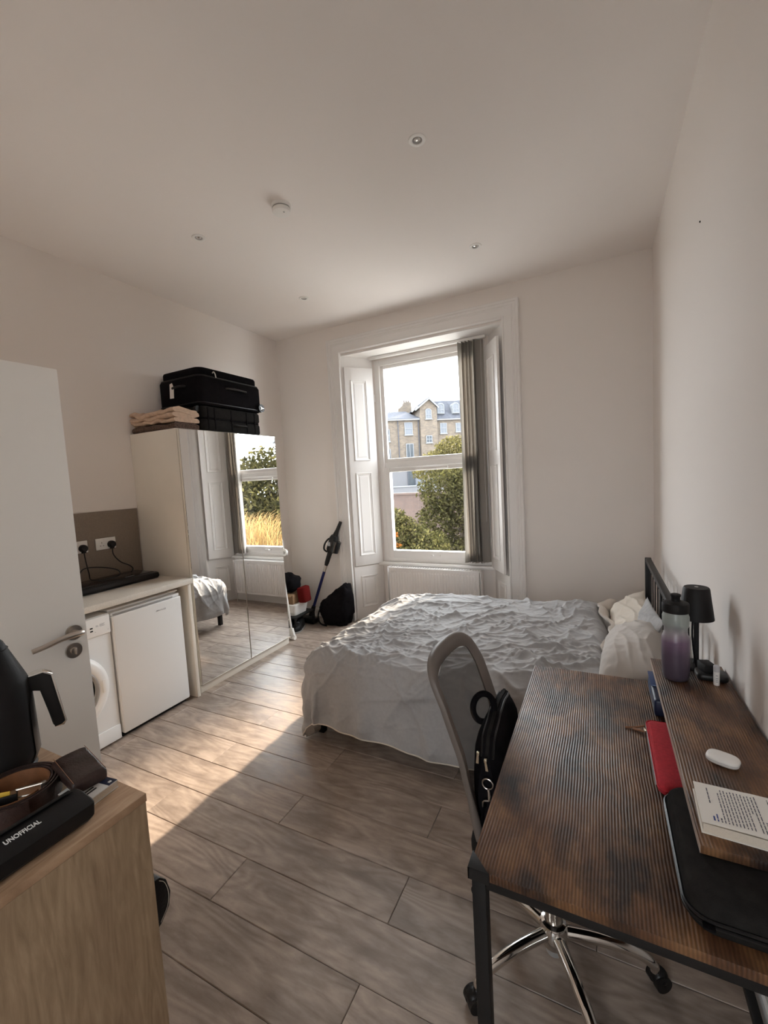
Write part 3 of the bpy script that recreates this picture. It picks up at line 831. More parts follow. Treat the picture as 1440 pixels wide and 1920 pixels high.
# suitcases on the wardrobe
def rbox(b, x0, x1, y0, y1, z0, z1, r, n=4):
    """box rounded in plan (x-y) with soft top/bottom edges"""
    q = rrect(x0, x1, y0, y1, r, n)
    cx, cy = (x0+x1)/2, (y0+y1)/2
    rows = []
    e = min(.018, (z1-z0)/3)
    for z, s in ((z0, e), (z0+e*.3, e*.3), (z0+e, 0), (z1-e, 0), (z1-e*.3, e*.3), (z1, e)):
        k = lambda w, c, h: c+(w-c)*(1-s/h)
        rows.append([(k(x, cx, (x1-x0)/2), k(y, cy, (y1-y0)/2), z) for x, y in q])
    vs = [[b.bm.verts.new(p) for p in row] for row in rows]
    m = len(q)
    for A, C in zip(vs, vs[1:]):
        for k in range(m): b.bm.faces.new((A[k], A[(k+1) % m], C[(k+1) % m], C[k]))
    b.bm.faces.new(vs[0][::-1]); b.bm.faces.new(vs[-1])
    return b
sc1 = thing('suitcase', (-3.09, 2.83, 2.056), 'black hard-ribbed suitcase lying flat, lower of the two on the wardrobe', 'suitcase', 'suitcases on the wardrobe')
b = B(); rbox(b, -3.335, -2.835, 2.482, 3.150, 2.060, 2.158, .04); sh = out('shell_half', b, M['grey_fabric'], sc1)
b = B(); rbox(b, -3.335, -2.835, 2.482, 3.150, 2.166, 2.262, .04); out('shell_half', b, M['grey_fabric'], sc1)
b = B(); rbox(b, -3.330, -2.840, 2.487, 3.145, 2.154, 2.170, .038); out('zip_band', b, M['black_fabric'], sc1)
for y in (2.53, 2.60, 2.78, 2.96, 3.06):
    out('rib', B().box(-2.838, -2.832, y, y+.012, 2.072, 2.250, .002), M['black_fabric'], sc1)
out('handle', B().tube(bez([(-2.835, 2.80, 2.125), (-2.822, 2.82, 2.125), (-2.818, 2.88, 2.122), (-2.822, 2.94, 2.125), (-2.835, 2.96, 2.125)], 5), .007, 8), M['black_plastic'], sc1)
for x in (-3.30, -2.88):
    out('wheel', B().cyl((x-.012, 2.470, 2.235), (x+.012, 2.470, 2.235), .024, n=18), M['black_plastic'], sc1)
sc2 = thing('suitcase', (-3.06, 2.83, 2.265), 'black soft suitcase with a pale luggage tag, on top of the other suitcase', 'suitcase', 'suitcases on the wardrobe')
b = B(); rbox(b, -3.335, -2.825, 2.470, 3.175, 2.268, 2.500, .055)
out('case_body', b, M['black_fabric'], sc2)
b = B(); rbox(b, -3.315, -2.845, 2.490, 3.155, 2.505, 2.575, .06); out('front_pocket', b, M['black_fabric'], sc2)
b = B(); rbox(b, -3.328, -2.832, 2.477, 3.168, 2.496, 2.508, .057); out('zip_band', b, M['black_plastic'], sc2)
out('piping', B().tube([(x, y, 2.285) for x, y in rrect(-3.337, -2.823, 2.468, 3.177, .055, 6)], .005, 6, closed=True), M['black_plastic'], sc2)
out('side_handle', B().tube(bez([(-2.826, 2.74, 2.425), (-2.812, 2.76, 2.427), (-2.805, 2.85, 2.430), (-2.812, 2.95, 2.428), (-2.826, 2.97, 2.426)], 5), .009, 8), M['black_plastic'], sc2)
for y in (2.745, 2.965):
    out('rivet', B().cyl((-2.826, y, 2.427), (-2.818, y, 2.427), .007, n=10), M['steel'], sc2)
out('top_handle', B().tube(bez([(-3.13, 2.472, 2.425), (-3.12, 2.452, 2.426), (-3.06, 2.446, 2.428), (-3.00, 2.452, 2.426), (-2.99, 2.472, 2.425)], 5), .010, 8), M['black_plastic'], sc2)
out('luggage_tag', B().prism([(-3.175, 2.462, 2.35), (-3.115, 2.452, 2.345), (-3.105, 2.450, 2.43), (-3.125, 2.452, 2.468), (-3.165, 2.462, 2.465)], (0, .003, 0)), M['paper'], sc2, label='pale paper luggage tag')
out('zip_pull', B().tube(bez([(-2.838, 2.62, 2.535), (-2.828, 2.625, 2.545), (-2.824, 2.635, 2.53), (-2.822, 2.64, 2.50)], 5), .0045, 7), M['steel'], sc2)
for y in (3.135,):
    w = out('wheel', B().cyl((-2.835, y, 2.305), (-2.800, y, 2.305), .036, n=24), M['black_plastic'], sc2)
    hb2 = B().cyl((-2.800, y, 2.305), (-2.797, y, 2.305), .010, n=14)
    for k in range(5):
        a = 2*PI*k/5; hb2.tube([(-2.798, y, 2.305), (-2.798, y+.022*math.cos(a), 2.305+.022*math.sin(a))], .0045, 6)
    out('hub_spokes', hb2, M['steel'], w)
out('wheel', B().cyl((-3.34, 3.135, 2.305), (-3.30, 3.135, 2.305), .036, n=24), M['black_plastic'], sc2)
# folded blankets
def folded(name, x0, x1, y0, y1, z0, layers, th, m, lab, seed):
    b = B()
    rs = np.random.RandomState(seed)
    for l in range(layers):
        n, k = 34, 18
        jx = rs.uniform(-.012, .012, 4)
        zc = z0 + th*(l+.5)
        P = []
        loop = []
        hx, hy = (y1-y0)/2, th*.56
        for a in np.linspace(0, 2*PI, k, endpoint=False):
            ca, sa = math.cos(a), math.sin(a)
            loop.append((math.copysign(abs(ca)**.35, ca)*hx, math.copysign(abs(sa)**.8, sa)*hy))
        for i in range(n+1):
            x = x0+jx[0] + (x1-x0+jx[1]-jx[0])*i/n
            row = []
            for (yy, zz) in loop+[loop[0]]:
                wv = float(noise3(x*7+seed, yy*8, l*3.3))*.024 + float(noise3(x*18, yy*16+seed, l*5.1))*.012
                ed = 1-.10*abs(float(noise3(x*5, l*7.7, seed)))
                row.append((x, (y0+y1)/2+jx[2]*.6 + yy*ed + wv*.5, max(z0+.001, zc+zz+wv)))
            P.append(row)
        b.grid(P)
        for row in (P[0], P[-1]):
            b.bm.faces.new([b.bm.verts.new(p) for p in row[:-1]])
    bmesh.ops.remove_doubles(b.bm, verts=b.bm.verts[:], dist=1e-5)
    return tag(out(name, b, m, loc=((x0+x1)/2, (y0+y1)/2, z0), smooth=50), lab, 'blanket')
folded('folded_blanket', -3.335, -2.840, 2.215, 2.445, 2.056, 1, .050, M['blanket2'], 'dark brown flecked blanket folded under the peach one on the wardrobe', 3)
folded('folded_blanket', -3.345, -2.835, 2.212, 2.450, 2.108, 3, .036, M['blanket'], 'crumpled peach blanket folded on top of the brown one on the wardrobe', 9)

# ------------------------------------------------------------------ corner clutter
# white folding airer leaning in the gap beside the wardrobe
ar = thing('clothes_airer', (-2.85, 3.36, 0), 'white folded clothes airer standing between wardrobe and back wall', 'clothes airer')
out('tube', B().tube([(-2.885, 3.335, 1.00), (-2.868, 3.345, .60), (-2.835, 3.36, .09)], .011, 10), M['white_plastic'], ar)
out('tube', B().tube([(-3.20, 3.335, 1.00), (-3.20, 3.345, .60), (-3.20, 3.36, .09)], .011, 10), M['white_plastic'], ar)
for z in (.45, .62, .79, .97):
    out('rail', B().cyl((-3.20, 3.342, z), (-2.87, 3.342, z), .004, n=8), M['white_plastic'], ar)
out('arm', B().prism([(-2.895, 3.338, .93), (-2.845, 3.345, .92), (-2.862, 3.352, 1.03), (-2.875, 3.35, 1.06), (-2.895, 3.345, 1.06)], (0, .012, 0), bev=.003), M['white_plastic'], ar)
hg = out('hinge_disc', B().cyl((-2.842, 3.338, .905), (-2.842, 3.362, .905), .036, n=28), M['white_plastic'], ar)
out('hinge_cap', B().cyl((-2.838, 3.332, .905), (-2.838, 3.340, .905), .016, n=20), M['grey_plastic'], hg)
ft = out('foot', B().prism([(-2.860, 3.35, .12), (-2.815, 3.35, .12), (-2.805, 3.35, .05), (-2.795, 3.35, .035), (-2.865, 3.35, .035)], (0, .024, 0), bev=.004), M['white_plastic'], ar)
for x in (-2.845, -2.805):
    out('castor', B().cyl((x-.010, 3.362, .022), (x+.010, 3.362, .022), .022, n=18).box(x-.012, x+.012, 3.35, 3.372, .018, .05, .003), M['white_plastic'], ar)
out('castor', B().cyl((-3.21, 3.362, .022), (-3.19, 3.362, .022), .022, n=18).box(-3.212, -3.188, 3.35, 3.372, .02, .09, .003), M['white_plastic'], ar)
# stick vacuum leaning in the corner
vc = thing('stick_vacuum', (-3.00, 3.93, 0), 'stick vacuum cleaner with a blue tube leaning against the back wall', 'vacuum cleaner')
A0, A1 = V(-3.010, 3.93, .055), V(-2.685, 4.005, .92)
ax = (A1-A0).normalized()
L_ = lambda t: A0+(A1-A0)*t
out('lower_elbow', B().tube([A0, L_(.09), L_(.13)], [.030, .026, .022], 14), M['black_plastic'], vc)
out('tube', B().tube([L_(.12), L_(.68)], .0165, 16), M['blue_tube'], vc, label='dark blue tube')
out('tube_collar', B().tube([L_(.60), L_(.69)], .0175, 16), M['steel'], vc, label='silver collar on the tube')
out('neck', B().tube([L_(.68), L_(.72), L_(.86)], [.020, .026, .028], 14), M['black_plastic'], vc)
bd = out('motor_body', B().tube([L_(.85), L_(.89), L_(1.04), L_(1.07)], [.035, .052, .052, .04], 18), M['black_plastic'], vc)
out('dust_cup', B().tube([L_(.88)+V(.05, -.01, -.02), L_(1.02)+V(.05, -.01, -.02)], .048, 18), M['black_glass'], vc)
out('handle', B().tube(bez([L_(.86)+V(-.03, -.02, 0), L_(.90)+V(-.075, -.03, 0), L_(.97)+V(-.085, -.03, 0), L_(1.03)+V(-.06, -.02, 0), L_(1.05)], 6), .010, 10), M['black_plastic'], vc)
out('grip', B().tube([L_(1.04), L_(1.14)+V(.01, 0, 0), L_(1.25)+V(.02, 0, 0)], [.036, .022, .018], 12), M['black_plastic'], vc)
p = L_(.97)+V(-.012, -.055, .0)
out('label_sticker', B().box(p.x-.018, p.x+.014, p.y-.002, p.y+.004, p.z-.022, p.z+.022), M['print_grey'], vc)
hd = out('floor_head', B().prism([(-3.13, 3.84, .004), (-2.88, 3.80, .004), (-2.865, 3.90, .004), (-3.115, 3.95, .004)], (0, 0, .055), bev=.014), M['black_plastic'], vc)
out('brush_bar', B().cyl((-3.12, 3.845, .018), (-2.89, 3.807, .018), .016, n=14), M['black_fabric'], hd)
# helper: lumpy soft shape resting on z0
def lump(name, c, r, m, lab, cat, seed, e=.8, amp=.16, fr=6.0, n=40, mm=24, group=None, top=None):
    b = B()
    def fn(p):
        u = Vector((p.x/r[0], p.y/r[1], p.z/r[2]))
        d = 1 + amp*float(noise3(u.x*1.6+seed, u.y*1.6, u.z*1.6)) + amp*.5*float(noise3(u.x*fr*.6, u.y*fr*.6+seed, u.z*fr*.6)) - amp*.35*abs(float(noise3(u.x*fr, u.y*fr, u.z*fr+seed)))
        q = Vector((p.x*d, p.y*d, p.z*d))
        if top: q = top(q)
        q.z = max(q.z, -r[2]*.86)
        return q
    b.ell(c, r, n, mm, e, fn=fn)
    zmin = min(v.co.z for v in b.bm.verts)
    bmesh.ops.translate(b.bm, vec=(0, 0, c[2]-r[2]-zmin), verts=b.bm.verts[:])
    o = out(name, b, m, loc=(c[0], c[1], c[2]-r[2]), smooth=60)
    if cat: tag(o, lab, cat, group)
    return o
bgb = lump('rucksack', (-2.655, 3.93, .215), (.20, .125, .215), M['black_fabric'], 'slumped black rucksack against the left window architrave', 'bag', 2.0, e=.75,
           top=lambda q: Vector((q.x + .04*max(0, q.z)/.2, q.y, q.z*(.62+.75*max(0, q.x+.12)/.2) if q.z > 0 else q.z)))
out('strap', B().tube(bez([(-2.79, 3.82, .20), (-2.80, 3.78, .12), (-2.77, 3.77, .04), (-2.70, 3.79, .012)], 6), .012, 8, flat=.4), M['black_fabric'], bgb)
# low rack with a stack of things in the corner
rk = thing('shoe_rack', (-3.12, 3.68, 0), 'low black metal shoe rack in the corner under the white tub', 'rack')
rkx0, rkx1, rky0, rky1 = -3.325, -2.905, 3.52, 3.86
for x in (rkx0, rkx1-.016):
    for y in (rky0, rky1-.016):
        out('leg', B().box(x, x+.016, y, y+.016, 0, .150), M['black_metal'], rk)
out('shelf', B().box(rkx0, rkx1, rky0, rky1, .150, .164, .002), M['black_metal'], rk)
tb = thing('storage_tub', (-3.12, 3.68, .165), 'white plastic storage tub under the cardboard box in the corner', 'tub')
b = B()
rows = [[(x, y, z) for x, y in rrect(-3.28+d, -2.935-d, 3.55+d, 3.81-d, .03)] for d, z in ((.02, .165), (0, .278), (-.01, .281), (-.01, .290))]
vs = [[b.bm.verts.new(p) for p in r] for r in rows]
for A, C in zip(vs, vs[1:]):
    for k in range(len(A)): b.bm.faces.new((A[k], A[(k+1) % len(A)], C[(k+1) % len(A)], C[k]))
b.bm.faces.new(vs[0][::-1]); b.bm.faces.new(vs[-1])
out('tub_body', b, M['white_plastic'], tb)
out('paper_label', B().box(-3.02, -2.965, 3.546, 3.550, .205, .245), M['paper'], tb)
cb = thing('cardboard_box', (-3.13, 3.67, .291), 'brown cardboard box on the white storage tub', 'box')
out('box_body', B().box(-3.285, -2.965, 3.57, 3.80, .291, .395, .002), M['card'], cb)
out('flap', B().prism([(-3.285, 3.57, .395), (-2.965, 3.57, .395), (-2.965, 3.535, .38), (-3.285, 3.535, .38)], (0, 0, .003)), M['card'], cb)
bn = lump('black_jacket', (-3.12, 3.69, .510), (.150, .125, .112), M['black_fabric'], 'black jacket bundled on top of the cardboard box', 'clothing', 5.0, e=.9)
rb = B().prism([(-2.935, 3.62, .292), (-2.855, 3.66, .292), (-2.865, 3.78, .292), (-2.935, 3.79, .292)], (-.02, .0, .17), bev=.02)
tag(out('red_carrier_bag', rb, M['red_bag'], loc=(-2.92, 3.73, .292)), 'dark red cloth bag beside the cardboard box on the tub', 'bag')
def shoe(name, x, y, ang, m, lab, s=1.0, sole=None):
    t = thing(name, (x, y, 0), lab, 'shoe', 'shoes on the floor in the corner')
    R = T(x, y, 0) @ Rz(ang)
    rows = []
    for i in range(15):
        u = i/14; px = (-.13+.26*u)*s
        w = (.036+.012*math.sin(u*PI) + (.006 if .6 < u < .9 else 0))*s*(1 if .04 < u < .97 else .55)
        h = (.095-.045*max(0, (u-.30)/.7)**.7 if u > .3 else .095)*s*(1 if u < .97 else .7)
        row = []
        for k in range(13):
            a = PI*k/12
            row.append(R @ V(px, w*math.cos(a), .016+h*max(0, math.sin(a))**.7))
        rows.append(row)
    b = B().grid(rows)
    for r in (rows[0], rows[-1]): b.bm.faces.new([b.bm.verts.new(p) for p in r])
    bmesh.ops.remove_doubles(b.bm, verts=b.bm.verts[:], dist=1e-6)
    up_ = out('upper', b, m, t)
    q = [( (-.136+.272*u)*s, (.040+.014*math.sin(u*PI))*s*(1 if .03 < u < .97 else .5)) for u in np.linspace(0, 1, 12)]
    poly = [R @ V(a, c, .001) for a, c in q] + [R @ V(a, -c, .001) for a, c in reversed(q)]
    out('sole', B().prism(poly, (0, 0, .018), bev=.003), sole or M['white_plastic'], t)
    lc = B()
    for u in (.40, .48, .56):
        px = (-.13+.26*u)*s
        lc.tube([R @ V(px, -.02*s, .085*s-.02*(u-.4)), R @ V(px+.006, 0, .098*s-.05*(u-.35)), R @ V(px, .02*s, .085*s-.02*(u-.4))], .003, 6)
    out('laces', lc, M['print_grey'], up_)
shoe('trainer', -3.20, 3.64, -1.38, M['white_plastic'], 'pale trainer on the floor under the storage tub')
shoe('trainer', -2.955, 3.62, -1.25, M['black_matte'], 'black trainer with a grey sole on the floor, nearest the vacuum head', sole=M['grey_plastic'])
shoe('trainer', -3.085, 3.64, -1.42, M['black_matte'], 'black trainer directly under the storage tub', sole=M['grey_plastic'], s=.85)

# ------------------------------------------------------------------ bed
bed = thing('bed', (-.65, 2.78, 0), 'black metal bed with a slatted headboard against the right wall', 'bed')
BX0, BX1, BY0, BY1 = -1.66, .27, 2.10, 3.50
for y in (BY0-.03, BY1+.01):
    out('headboard_post', B().box(.283, .321, y, y+.035, 0, .925, .003), M['black_metal'], bed)
out('top_rail', B().box(.285, .319, BY0, BY1+.02, .895, .925, .003), M['black_metal'], bed)
out('lower_rail', B().box(.290, .314, BY0, BY1+.02, .42, .45, .003), M['black_metal'], bed)
for y in (3.335, 3.215, 3.09, 2.955, 2.70, 2.57, 2.44, 2.31, 2.19):
    out('slat', B().box(.2990, .3045, y, y+.020, .45, .895), M['black_metal'], bed)
out('centre_post', B().box(.296, .308, 2.80, 2.85, .45, .895, .002), M['black_metal'], bed)
for x in (-1.63, .22):
    for y in (BY0+.02, 2.78, BY1-.06):
        out('leg', B().box(x, x+.04, y, y+.04, 0, .26, .002), M['black_metal'], bed)
for y in (BY0+.01, BY1-.04):
    out('side_rail', B().box(BX0, .29, y, y+.03, .235, .275, .002), M['black_metal'], bed)
out('foot_rail', B().box(BX0, BX0+.03, BY0+.01, BY1-.01, .235, .275, .002), M['black_metal'], bed)
for k in range(9):
    x = -1.55+.21*k
    out('cross_slat', B().box(x, x+.06, BY0+.03, BY1-.03, .262, .274), M['black_metal'], bed)
b = B(); rbox(b, BX0+.01, BX1, BY0+.01, BY1-.01, .276, .485, .06)
out('mattress', b, M['mattress'], bed)
b = B()
P = []
for i in range(40):
    row = []
    x = -.25 + (BX1+.005+.25)*i/39
    for j in range(50):
        y = BY0 - .005 + (BY1-BY0+.01)*j/49
        e = min(1, min(y-BY0+.006, BY1-y+.006)/.05)
        z = .486 + .012*max(0, e)**.5 + .006*float(noise3(x*9, y*5, 1.2)) + .003*float(noise3(x*25, y*18, 4))
        row.append((x, y, z))
    P.append(row)
b.grid(P)
out('fitted_sheet', b, M['sheet'], bed, label='cream fitted sheet')

# duvet: a flat cloth laid over the mattress, its outside part bent down over the edges
def ridges(x, y, f, seed, wx=.5, p=2.0):
    wxn = noise3(x*f*.45, y*f*.45, seed)*wx; wyn = noise3(x*f*.45+7.7, y*f*.45, seed+3)*wx
    n = noise3(x*f+wxn, y*f+wyn, seed+11)
    return (1-np.minimum(1, np.abs(n)*1.9))**p
def duvet_points(nu, nv):
    u = np.linspace(0, 1, nu)[:, None]; v = np.linspace(0, 1, nv)[None, :]
    # flat cloth coordinates
    xs = -2.00 + (2.00+.055)*u + 0*v
    ys = 1.63 + (3.70-1.63)*v + 0*u
    xs = xs - .025*np.sin(v*3.1*PI)*(1-u)          # uneven foot hem
    ys = ys + (.05*u + .02*np.sin(u*7.0) + .05*np.exp(-(u/.16)**2))*(1-v)     # uneven side hem
    xs = xs + u**6*(.035*np.sin(v*5.3+1.0) + .02*np.sin(v*13))      # wavy head edge
    # core rectangle with rounded distance
    r = .16
    cx0, cx1, cy0, cy1 = BX0+.125, 9., BY0+.080, BY1-.085
    dx = np.minimum(xs-cx0, 0); dy = np.where(ys < cy0, ys-cy0, np.where(ys > cy1, ys-cy1, 0))
    d = np.hypot(dx, dy)
    nx = np.where(d > 1e-9, dx/np.maximum(d, 1e-9), 0); ny = np.where(d > 1e-9, dy/np.maximum(d, 1e-9), 0)
    bx, by = xs-dx, ys-dy
    arc = r*PI/2
    a = np.minimum(d, arc)/r
    hang = np.maximum(d-arc, 0)
    flare = .10
    outd = r*np.sin(a) + hang*flare
    top = .555 + .012*noise3(xs*1.6, ys*1.6, 2.0) + .045*np.clip((xs+.9)/1.0, 0, 1)
    drop = r*(1-np.cos(a)) + hang*math.sqrt(1-flare**2)
    X = bx + nx*outd; Y = by + ny*outd; Z = top - drop
    # puffiness and crumples along the surface normal
    nzz = np.cos(a); hx = nx*np.sin(a); hy = ny*np.sin(a)
    q = .5*(xs+ys); w = .5*(xs-ys)
    big = .012*noise3(xs*2.0, ys*2.0, 5) + .010*noise3(xs*4.0+.4*ys, ys*4.0, 9)
    # wrinkles: a few hundred short bent creases, sharp-crested, some of them fanning out from the foot and the head
    rs_ = np.random.RandomState(12)
    crump = .0022*noise3(xs*30, ys*30, 3) + .004*noise3(xs*11, ys*11, 7)
    segs = []
    for k in range(430):
        cx, cy = rs_.uniform(-1.8, .08), rs_.uniform(1.75, 3.65)
        base = .9*float(noise3(cx*.9, cy*.9, 40.)) * 2.2 + .35
        a_ = base + rs_.normal()*.65
        l = rs_.uniform(.05, .30) if k > 90 else rs_.uniform(.18, .42)
        w = rs_.uniform(.006, .014) if k > 90 else rs_.uniform(.012, .024)
        A = w*rs_.uniform(.35, .85)
        segs.append((cx, cy, a_, l, w, A, rs_.normal()*.5))
    for k in range(46):        # fan from a tugged point near the foot
        t = 2*PI*k/46 + rs_.normal()*.05; r0 = rs_.uniform(.10, .34)
        segs.append((-1.33+r0*math.cos(t), 2.40+r0*math.sin(t), t, rs_.uniform(.07, .2), rs_.uniform(.007, .013), rs_.uniform(.004, .009), rs_.normal()*.3))
    for k in range(40):        # pulled towards the near pillow
        t = rs_.uniform(PI*.72, PI*1.25); r0 = rs_.uniform(.10, .55)
        segs.append((.02+r0*math.cos(t), 2.55+rs_.normal()*.35+r0*math.sin(t), t, rs_.uniform(.08, .22), rs_.uniform(.008, .016), rs_.uniform(.005, .011), rs_.normal()*.4))
    for cx, cy, a_, l, w, A, bend in segs:
        ca, sa = math.cos(a_), math.sin(a_)
        R_ = l*1.15
        box = (np.abs(xs-cx) < R_) & (np.abs(ys-cy) < R_)
        if not box.any(): continue
        px, py = xs[box]-cx, ys[box]-cy
        ll = px*ca+py*sa; tt = -px*sa+py*ca + bend*ll*ll/l*.6
        k_ = np.clip(1-(ll/l)**2, 0, 1)
        crump[box] += A*1.75*k_*np.exp(-np.abs(tt)/(w*.80))*(1-np.exp(-(np.abs(tt)+.002)/.004)*.35)
    topk = np.clip(nzz, 0, 1)
    side = 1-topk
    s_along = np.where(np.abs(ny) > np.abs(nx), xs, ys)
    ph = np.arctan2(ny, nx)*1.2
    folds = .026*np.sin(s_along*13+2.2*noise3(xs*2, ys*2, 6)+ph*4)*np.clip(hang/.25, 0, 1) + .014*np.sin(s_along*31+3*noise3(xs*3, ys*2, 8)+ph*6)*np.clip(hang/.2, 0, 1)
    cornerk = np.clip(2*np.abs(nx*ny), 0, 1)*np.clip(hang/.3, 0, 1)
    folds = folds + cornerk*.05*np.sin(np.arctan2(ny, nx)*9+1.0)
    dis = big + crump*(.40+.60*topk) + folds
    edge = np.clip(np.minimum(np.minimum(u, 1-u)*40, np.minimum(v, 1-v)*40), 0, 1)
    dis = dis*(.4+.6*edge)
    X = X + hx*dis; Y = Y + hy*dis; Z = Z + nzz*dis
    # head edge rolls down on to the sheet
    hk = np.clip((u-.955)/.045, 0, 1)
    Z = Z - hk**2*(Z-.505)*.75*topk
    Z = np.maximum(Z, .035)
    return X, Y, Z
X, Y, Z = duvet_points(380, 360)
nu, nv = X.shape
vs = np.stack([X, Y, Z], -1).reshape(-1, 3)
idx = np.arange(nu*nv).reshape(nu, nv)
fs = np.stack([idx[:-1, :-1], idx[1:, :-1], idx[1:, 1:], idx[:-1, 1:]], -1).reshape(-1, 4)
me = bpy.data.meshes.new('duvet')
org = Vector((-.8, 2.75, .5))
me.from_pydata((vs-np.array(org)).tolist(), [], fs.tolist())
me.materials.append(M['duvet']); me.materials.append(M['duvet_back'])
me.polygons.foreach_set('use_smooth', [True]*len(me.polygons))
dv = bpy.data.objects.new('duvet', me); dv.location = org; COL.objects.link(dv); ORG[dv.name] = org
sol = dv.modifiers.new('thickness', 'SOLIDIFY'); sol.thickness = .022; sol.offset = -1; sol.material_offset = 1; sol.material_offset_rim = 0
tag(dv, 'crumpled grey duvet spread over the bed and hanging down its near side', 'duvet')
hem = []
k = np.linspace(0, nu-1, 160).astype(int)
out('hem', B().tube([Vector((X[i, 0], Y[i, 0], Z[i, 0]-.002)) for i in k], .004, 6), M['sheet'], dv, label='pale piped hem')
# turned-back strip at the head end, beige underside showing
rows = []
for j in np.linspace(0, nv-1, 120).astype(int):
    y = Y[-1, j]
    if Z[-1, j] < .46: continue
    wv = .02*math.sin(y*9)+.012*math.sin(y*23+1)
    x0 = X[-1, j]-.045
    row = []
    for t in np.linspace(0, 1, 11):
        a = PI*t
        row.append((x0+.050+.040*math.sin(a)+wv-.02*t, y+.004*math.sin(t*9), .515+.038*(1-math.cos(a))+.012*math.sin(y*14)+.006*float(noise3(y*20, t*4, 3))))
    rows.append(row)
b = B().grid(rows); b.thick(.012)
out('turned_edge', b, M['duvet_back'], dv, smooth=60, label='beige turned-back edge')

# pillows
def pillow(name, c, sx, sy, h, rot, m, lab, seed, dent=0.0, sag=0.0, mtx=None):
    n = 60
    b = B()
    R = mtx if mtx is not None else (T(*c) @ rot)
    g = np.linspace(-1, 1, n)
    Uu, Vv = np.meshgrid(g, g, indexing='ij')
    for sgn in (1, -1):
        prof = (np.clip(1-np.abs(Uu)**2.3, 0, 1)**.62)*(np.clip(1-np.abs(Vv)**2.6, 0, 1)**.62)
        pin = 1-.07*(1-np.abs(Uu)**2)*np.abs(Vv)**3
        pin2 = 1-.07*(1-np.abs(Vv)**2)*np.abs(Uu)**3
        Px = Uu*sx*pin2; Py = Vv*sy*pin
        wr = .011*ridges(Px*2.2, Py*.7, 4.5, seed, .8, 3.0) + .005*ridges(Px*1.2, Py*2.0, 10., seed+5, .8, 2.5) + .018*noise3(Px*4, Py*4, seed)
        Pz = sgn*h*prof*(1+ .2*noise3(Px*4, Py*4, seed+sgn)) + wr*np.minimum(1, prof*1.6)*(1 if sgn > 0 else .4) - dent*np.exp(-(Uu**2+Vv**2)*3)*(sgn > 0) - sag*(Uu**2)*.5
        P = [[R @ V(Px[i, j], Py[i, j], Pz[i, j]) for j in range(n)] for i in range(n)]
        b.grid(P, flip=(sgn < 0))
    bmesh.ops.remove_doubles(b.bm, verts=b.bm.verts[:], dist=1e-4)
    return tag(out(name, b, m, loc=c, smooth=80), lab, 'pillow')
pillow('pillow', (.165, 3.20, .60), .14, .33, .055, Ry(math.radians(-38)), M['sheet'], 'flat cream pillow at the far side of the bed head', 21)
pillow('pillow', (.148, 2.50, .622), .155, .37, .098, Rz(math.radians(-5)) @ Ry(math.radians(-22)), M['pillow'], 'plump greige pillow at the near side of the bed head', 33)
pillow('pillow', (.225, 2.82, .645), .13, .24, .035, Rz(math.radians(4)) @ Ry(math.radians(-68)), M['duvet'], 'grey pillow leaning upright against the headboard behind the greige one', 41)

# ------------------------------------------------------------------ desk
DZ, DX0, DX1, DY0, DY1 = .760, -.262, .378, .822, 1.868
dk = thing('desk', (.06, 1.345, 0), 'rustic brown desk with black metal legs and a raised back shelf', 'desk')
out('desktop', B().box(DX0+.002, DX1, DY0+.002, DY1, DZ-.020, DZ, .0015), M['rustic'], dk)
LG = .030
legs = [(DX0+.004, DY0+.006), (DX0+.004, DY1-.036), (DX1-.034, DY0+.006), (DX1-.034, DY1-.036)]
for x, y in legs:
    out('leg', B().box(x, x+LG, y, y+LG, 0, DZ-.0205, .002), M['black_metal'], dk)
for y in (DY0+.008, DY1-.034):
    out('end_bar', B().box(DX0+.034, DX1-.034, y, y+.022, DZ-.045, DZ-.0205, .002), M['black_metal'], dk)
    out('low_end_bar', B().box(DX0+.034, DX1-.034, y, y+.022, .095, .117, .002), M['black_metal'], dk)
out('back_bar', B().box(DX1-.032, DX1-.010, DY0+.036, DY1-.036, .085, .107, .002), M['black_metal'], dk)
out('front_bar', B().box(DX0+.006, DX0+.028, DY0+.036, DY1-.036, DZ-.042, DZ-.0205, .002), M['black_metal'], dk)
def cap(x, y, sx, sy):
    b = B()
    t = .0025
    b.prism([(x-sx*t, y-sy*t, DZ+.0004), (x+sx*.043, y-sy*t, DZ+.0004), (x-sx*t, y+sy*.043, DZ+.0004)], (0, 0, t), bev=.0008)
    b.prism([(x-sx*t, y-sy*t, DZ-.024), (x+sx*.043, y-sy*t, DZ-.024), (x+sx*.043, y-sy*t, DZ+.002), (x-sx*t, y-sy*t, DZ+.002)], (0, sy*t, 0))
    b.prism([(x-sx*t, y-sy*t, DZ-.024), (x-sx*t, y+sy*.043, DZ-.024), (x-sx*t, y+sy*.043, DZ+.002), (x-sx*t, y-sy*t, DZ+.002)], (sx*t, 0, 0))
    return out('corner_cap', b, M['black_metal'], dk)
cap(DX0+.001, DY0+.001, 1, 1)
SZ, SX0, SY0 = .852, .166, .957
sh = out('shelf', B().box(SX0, DX1+.006, SY0, DY1, SZ-.018, SZ, .0012), M['rustic'], dk)
out('edge_band', B().box(SX0-.0008, SX0, SY0, DY1, SZ-.0175, SZ-.0005), M['edge_band'], sh)
for y in (SY0+.03, 1.40, DY1-.05):
    for x in ((DX1-.04,) if y < 1.5 and y > 1.2 else (SX0+.10, DX1-.04)):
        out('shelf_support', B().box(x, x+.02, y, y+.02, DZ+.0005, SZ-.0185, .002), M['black_metal'], dk)

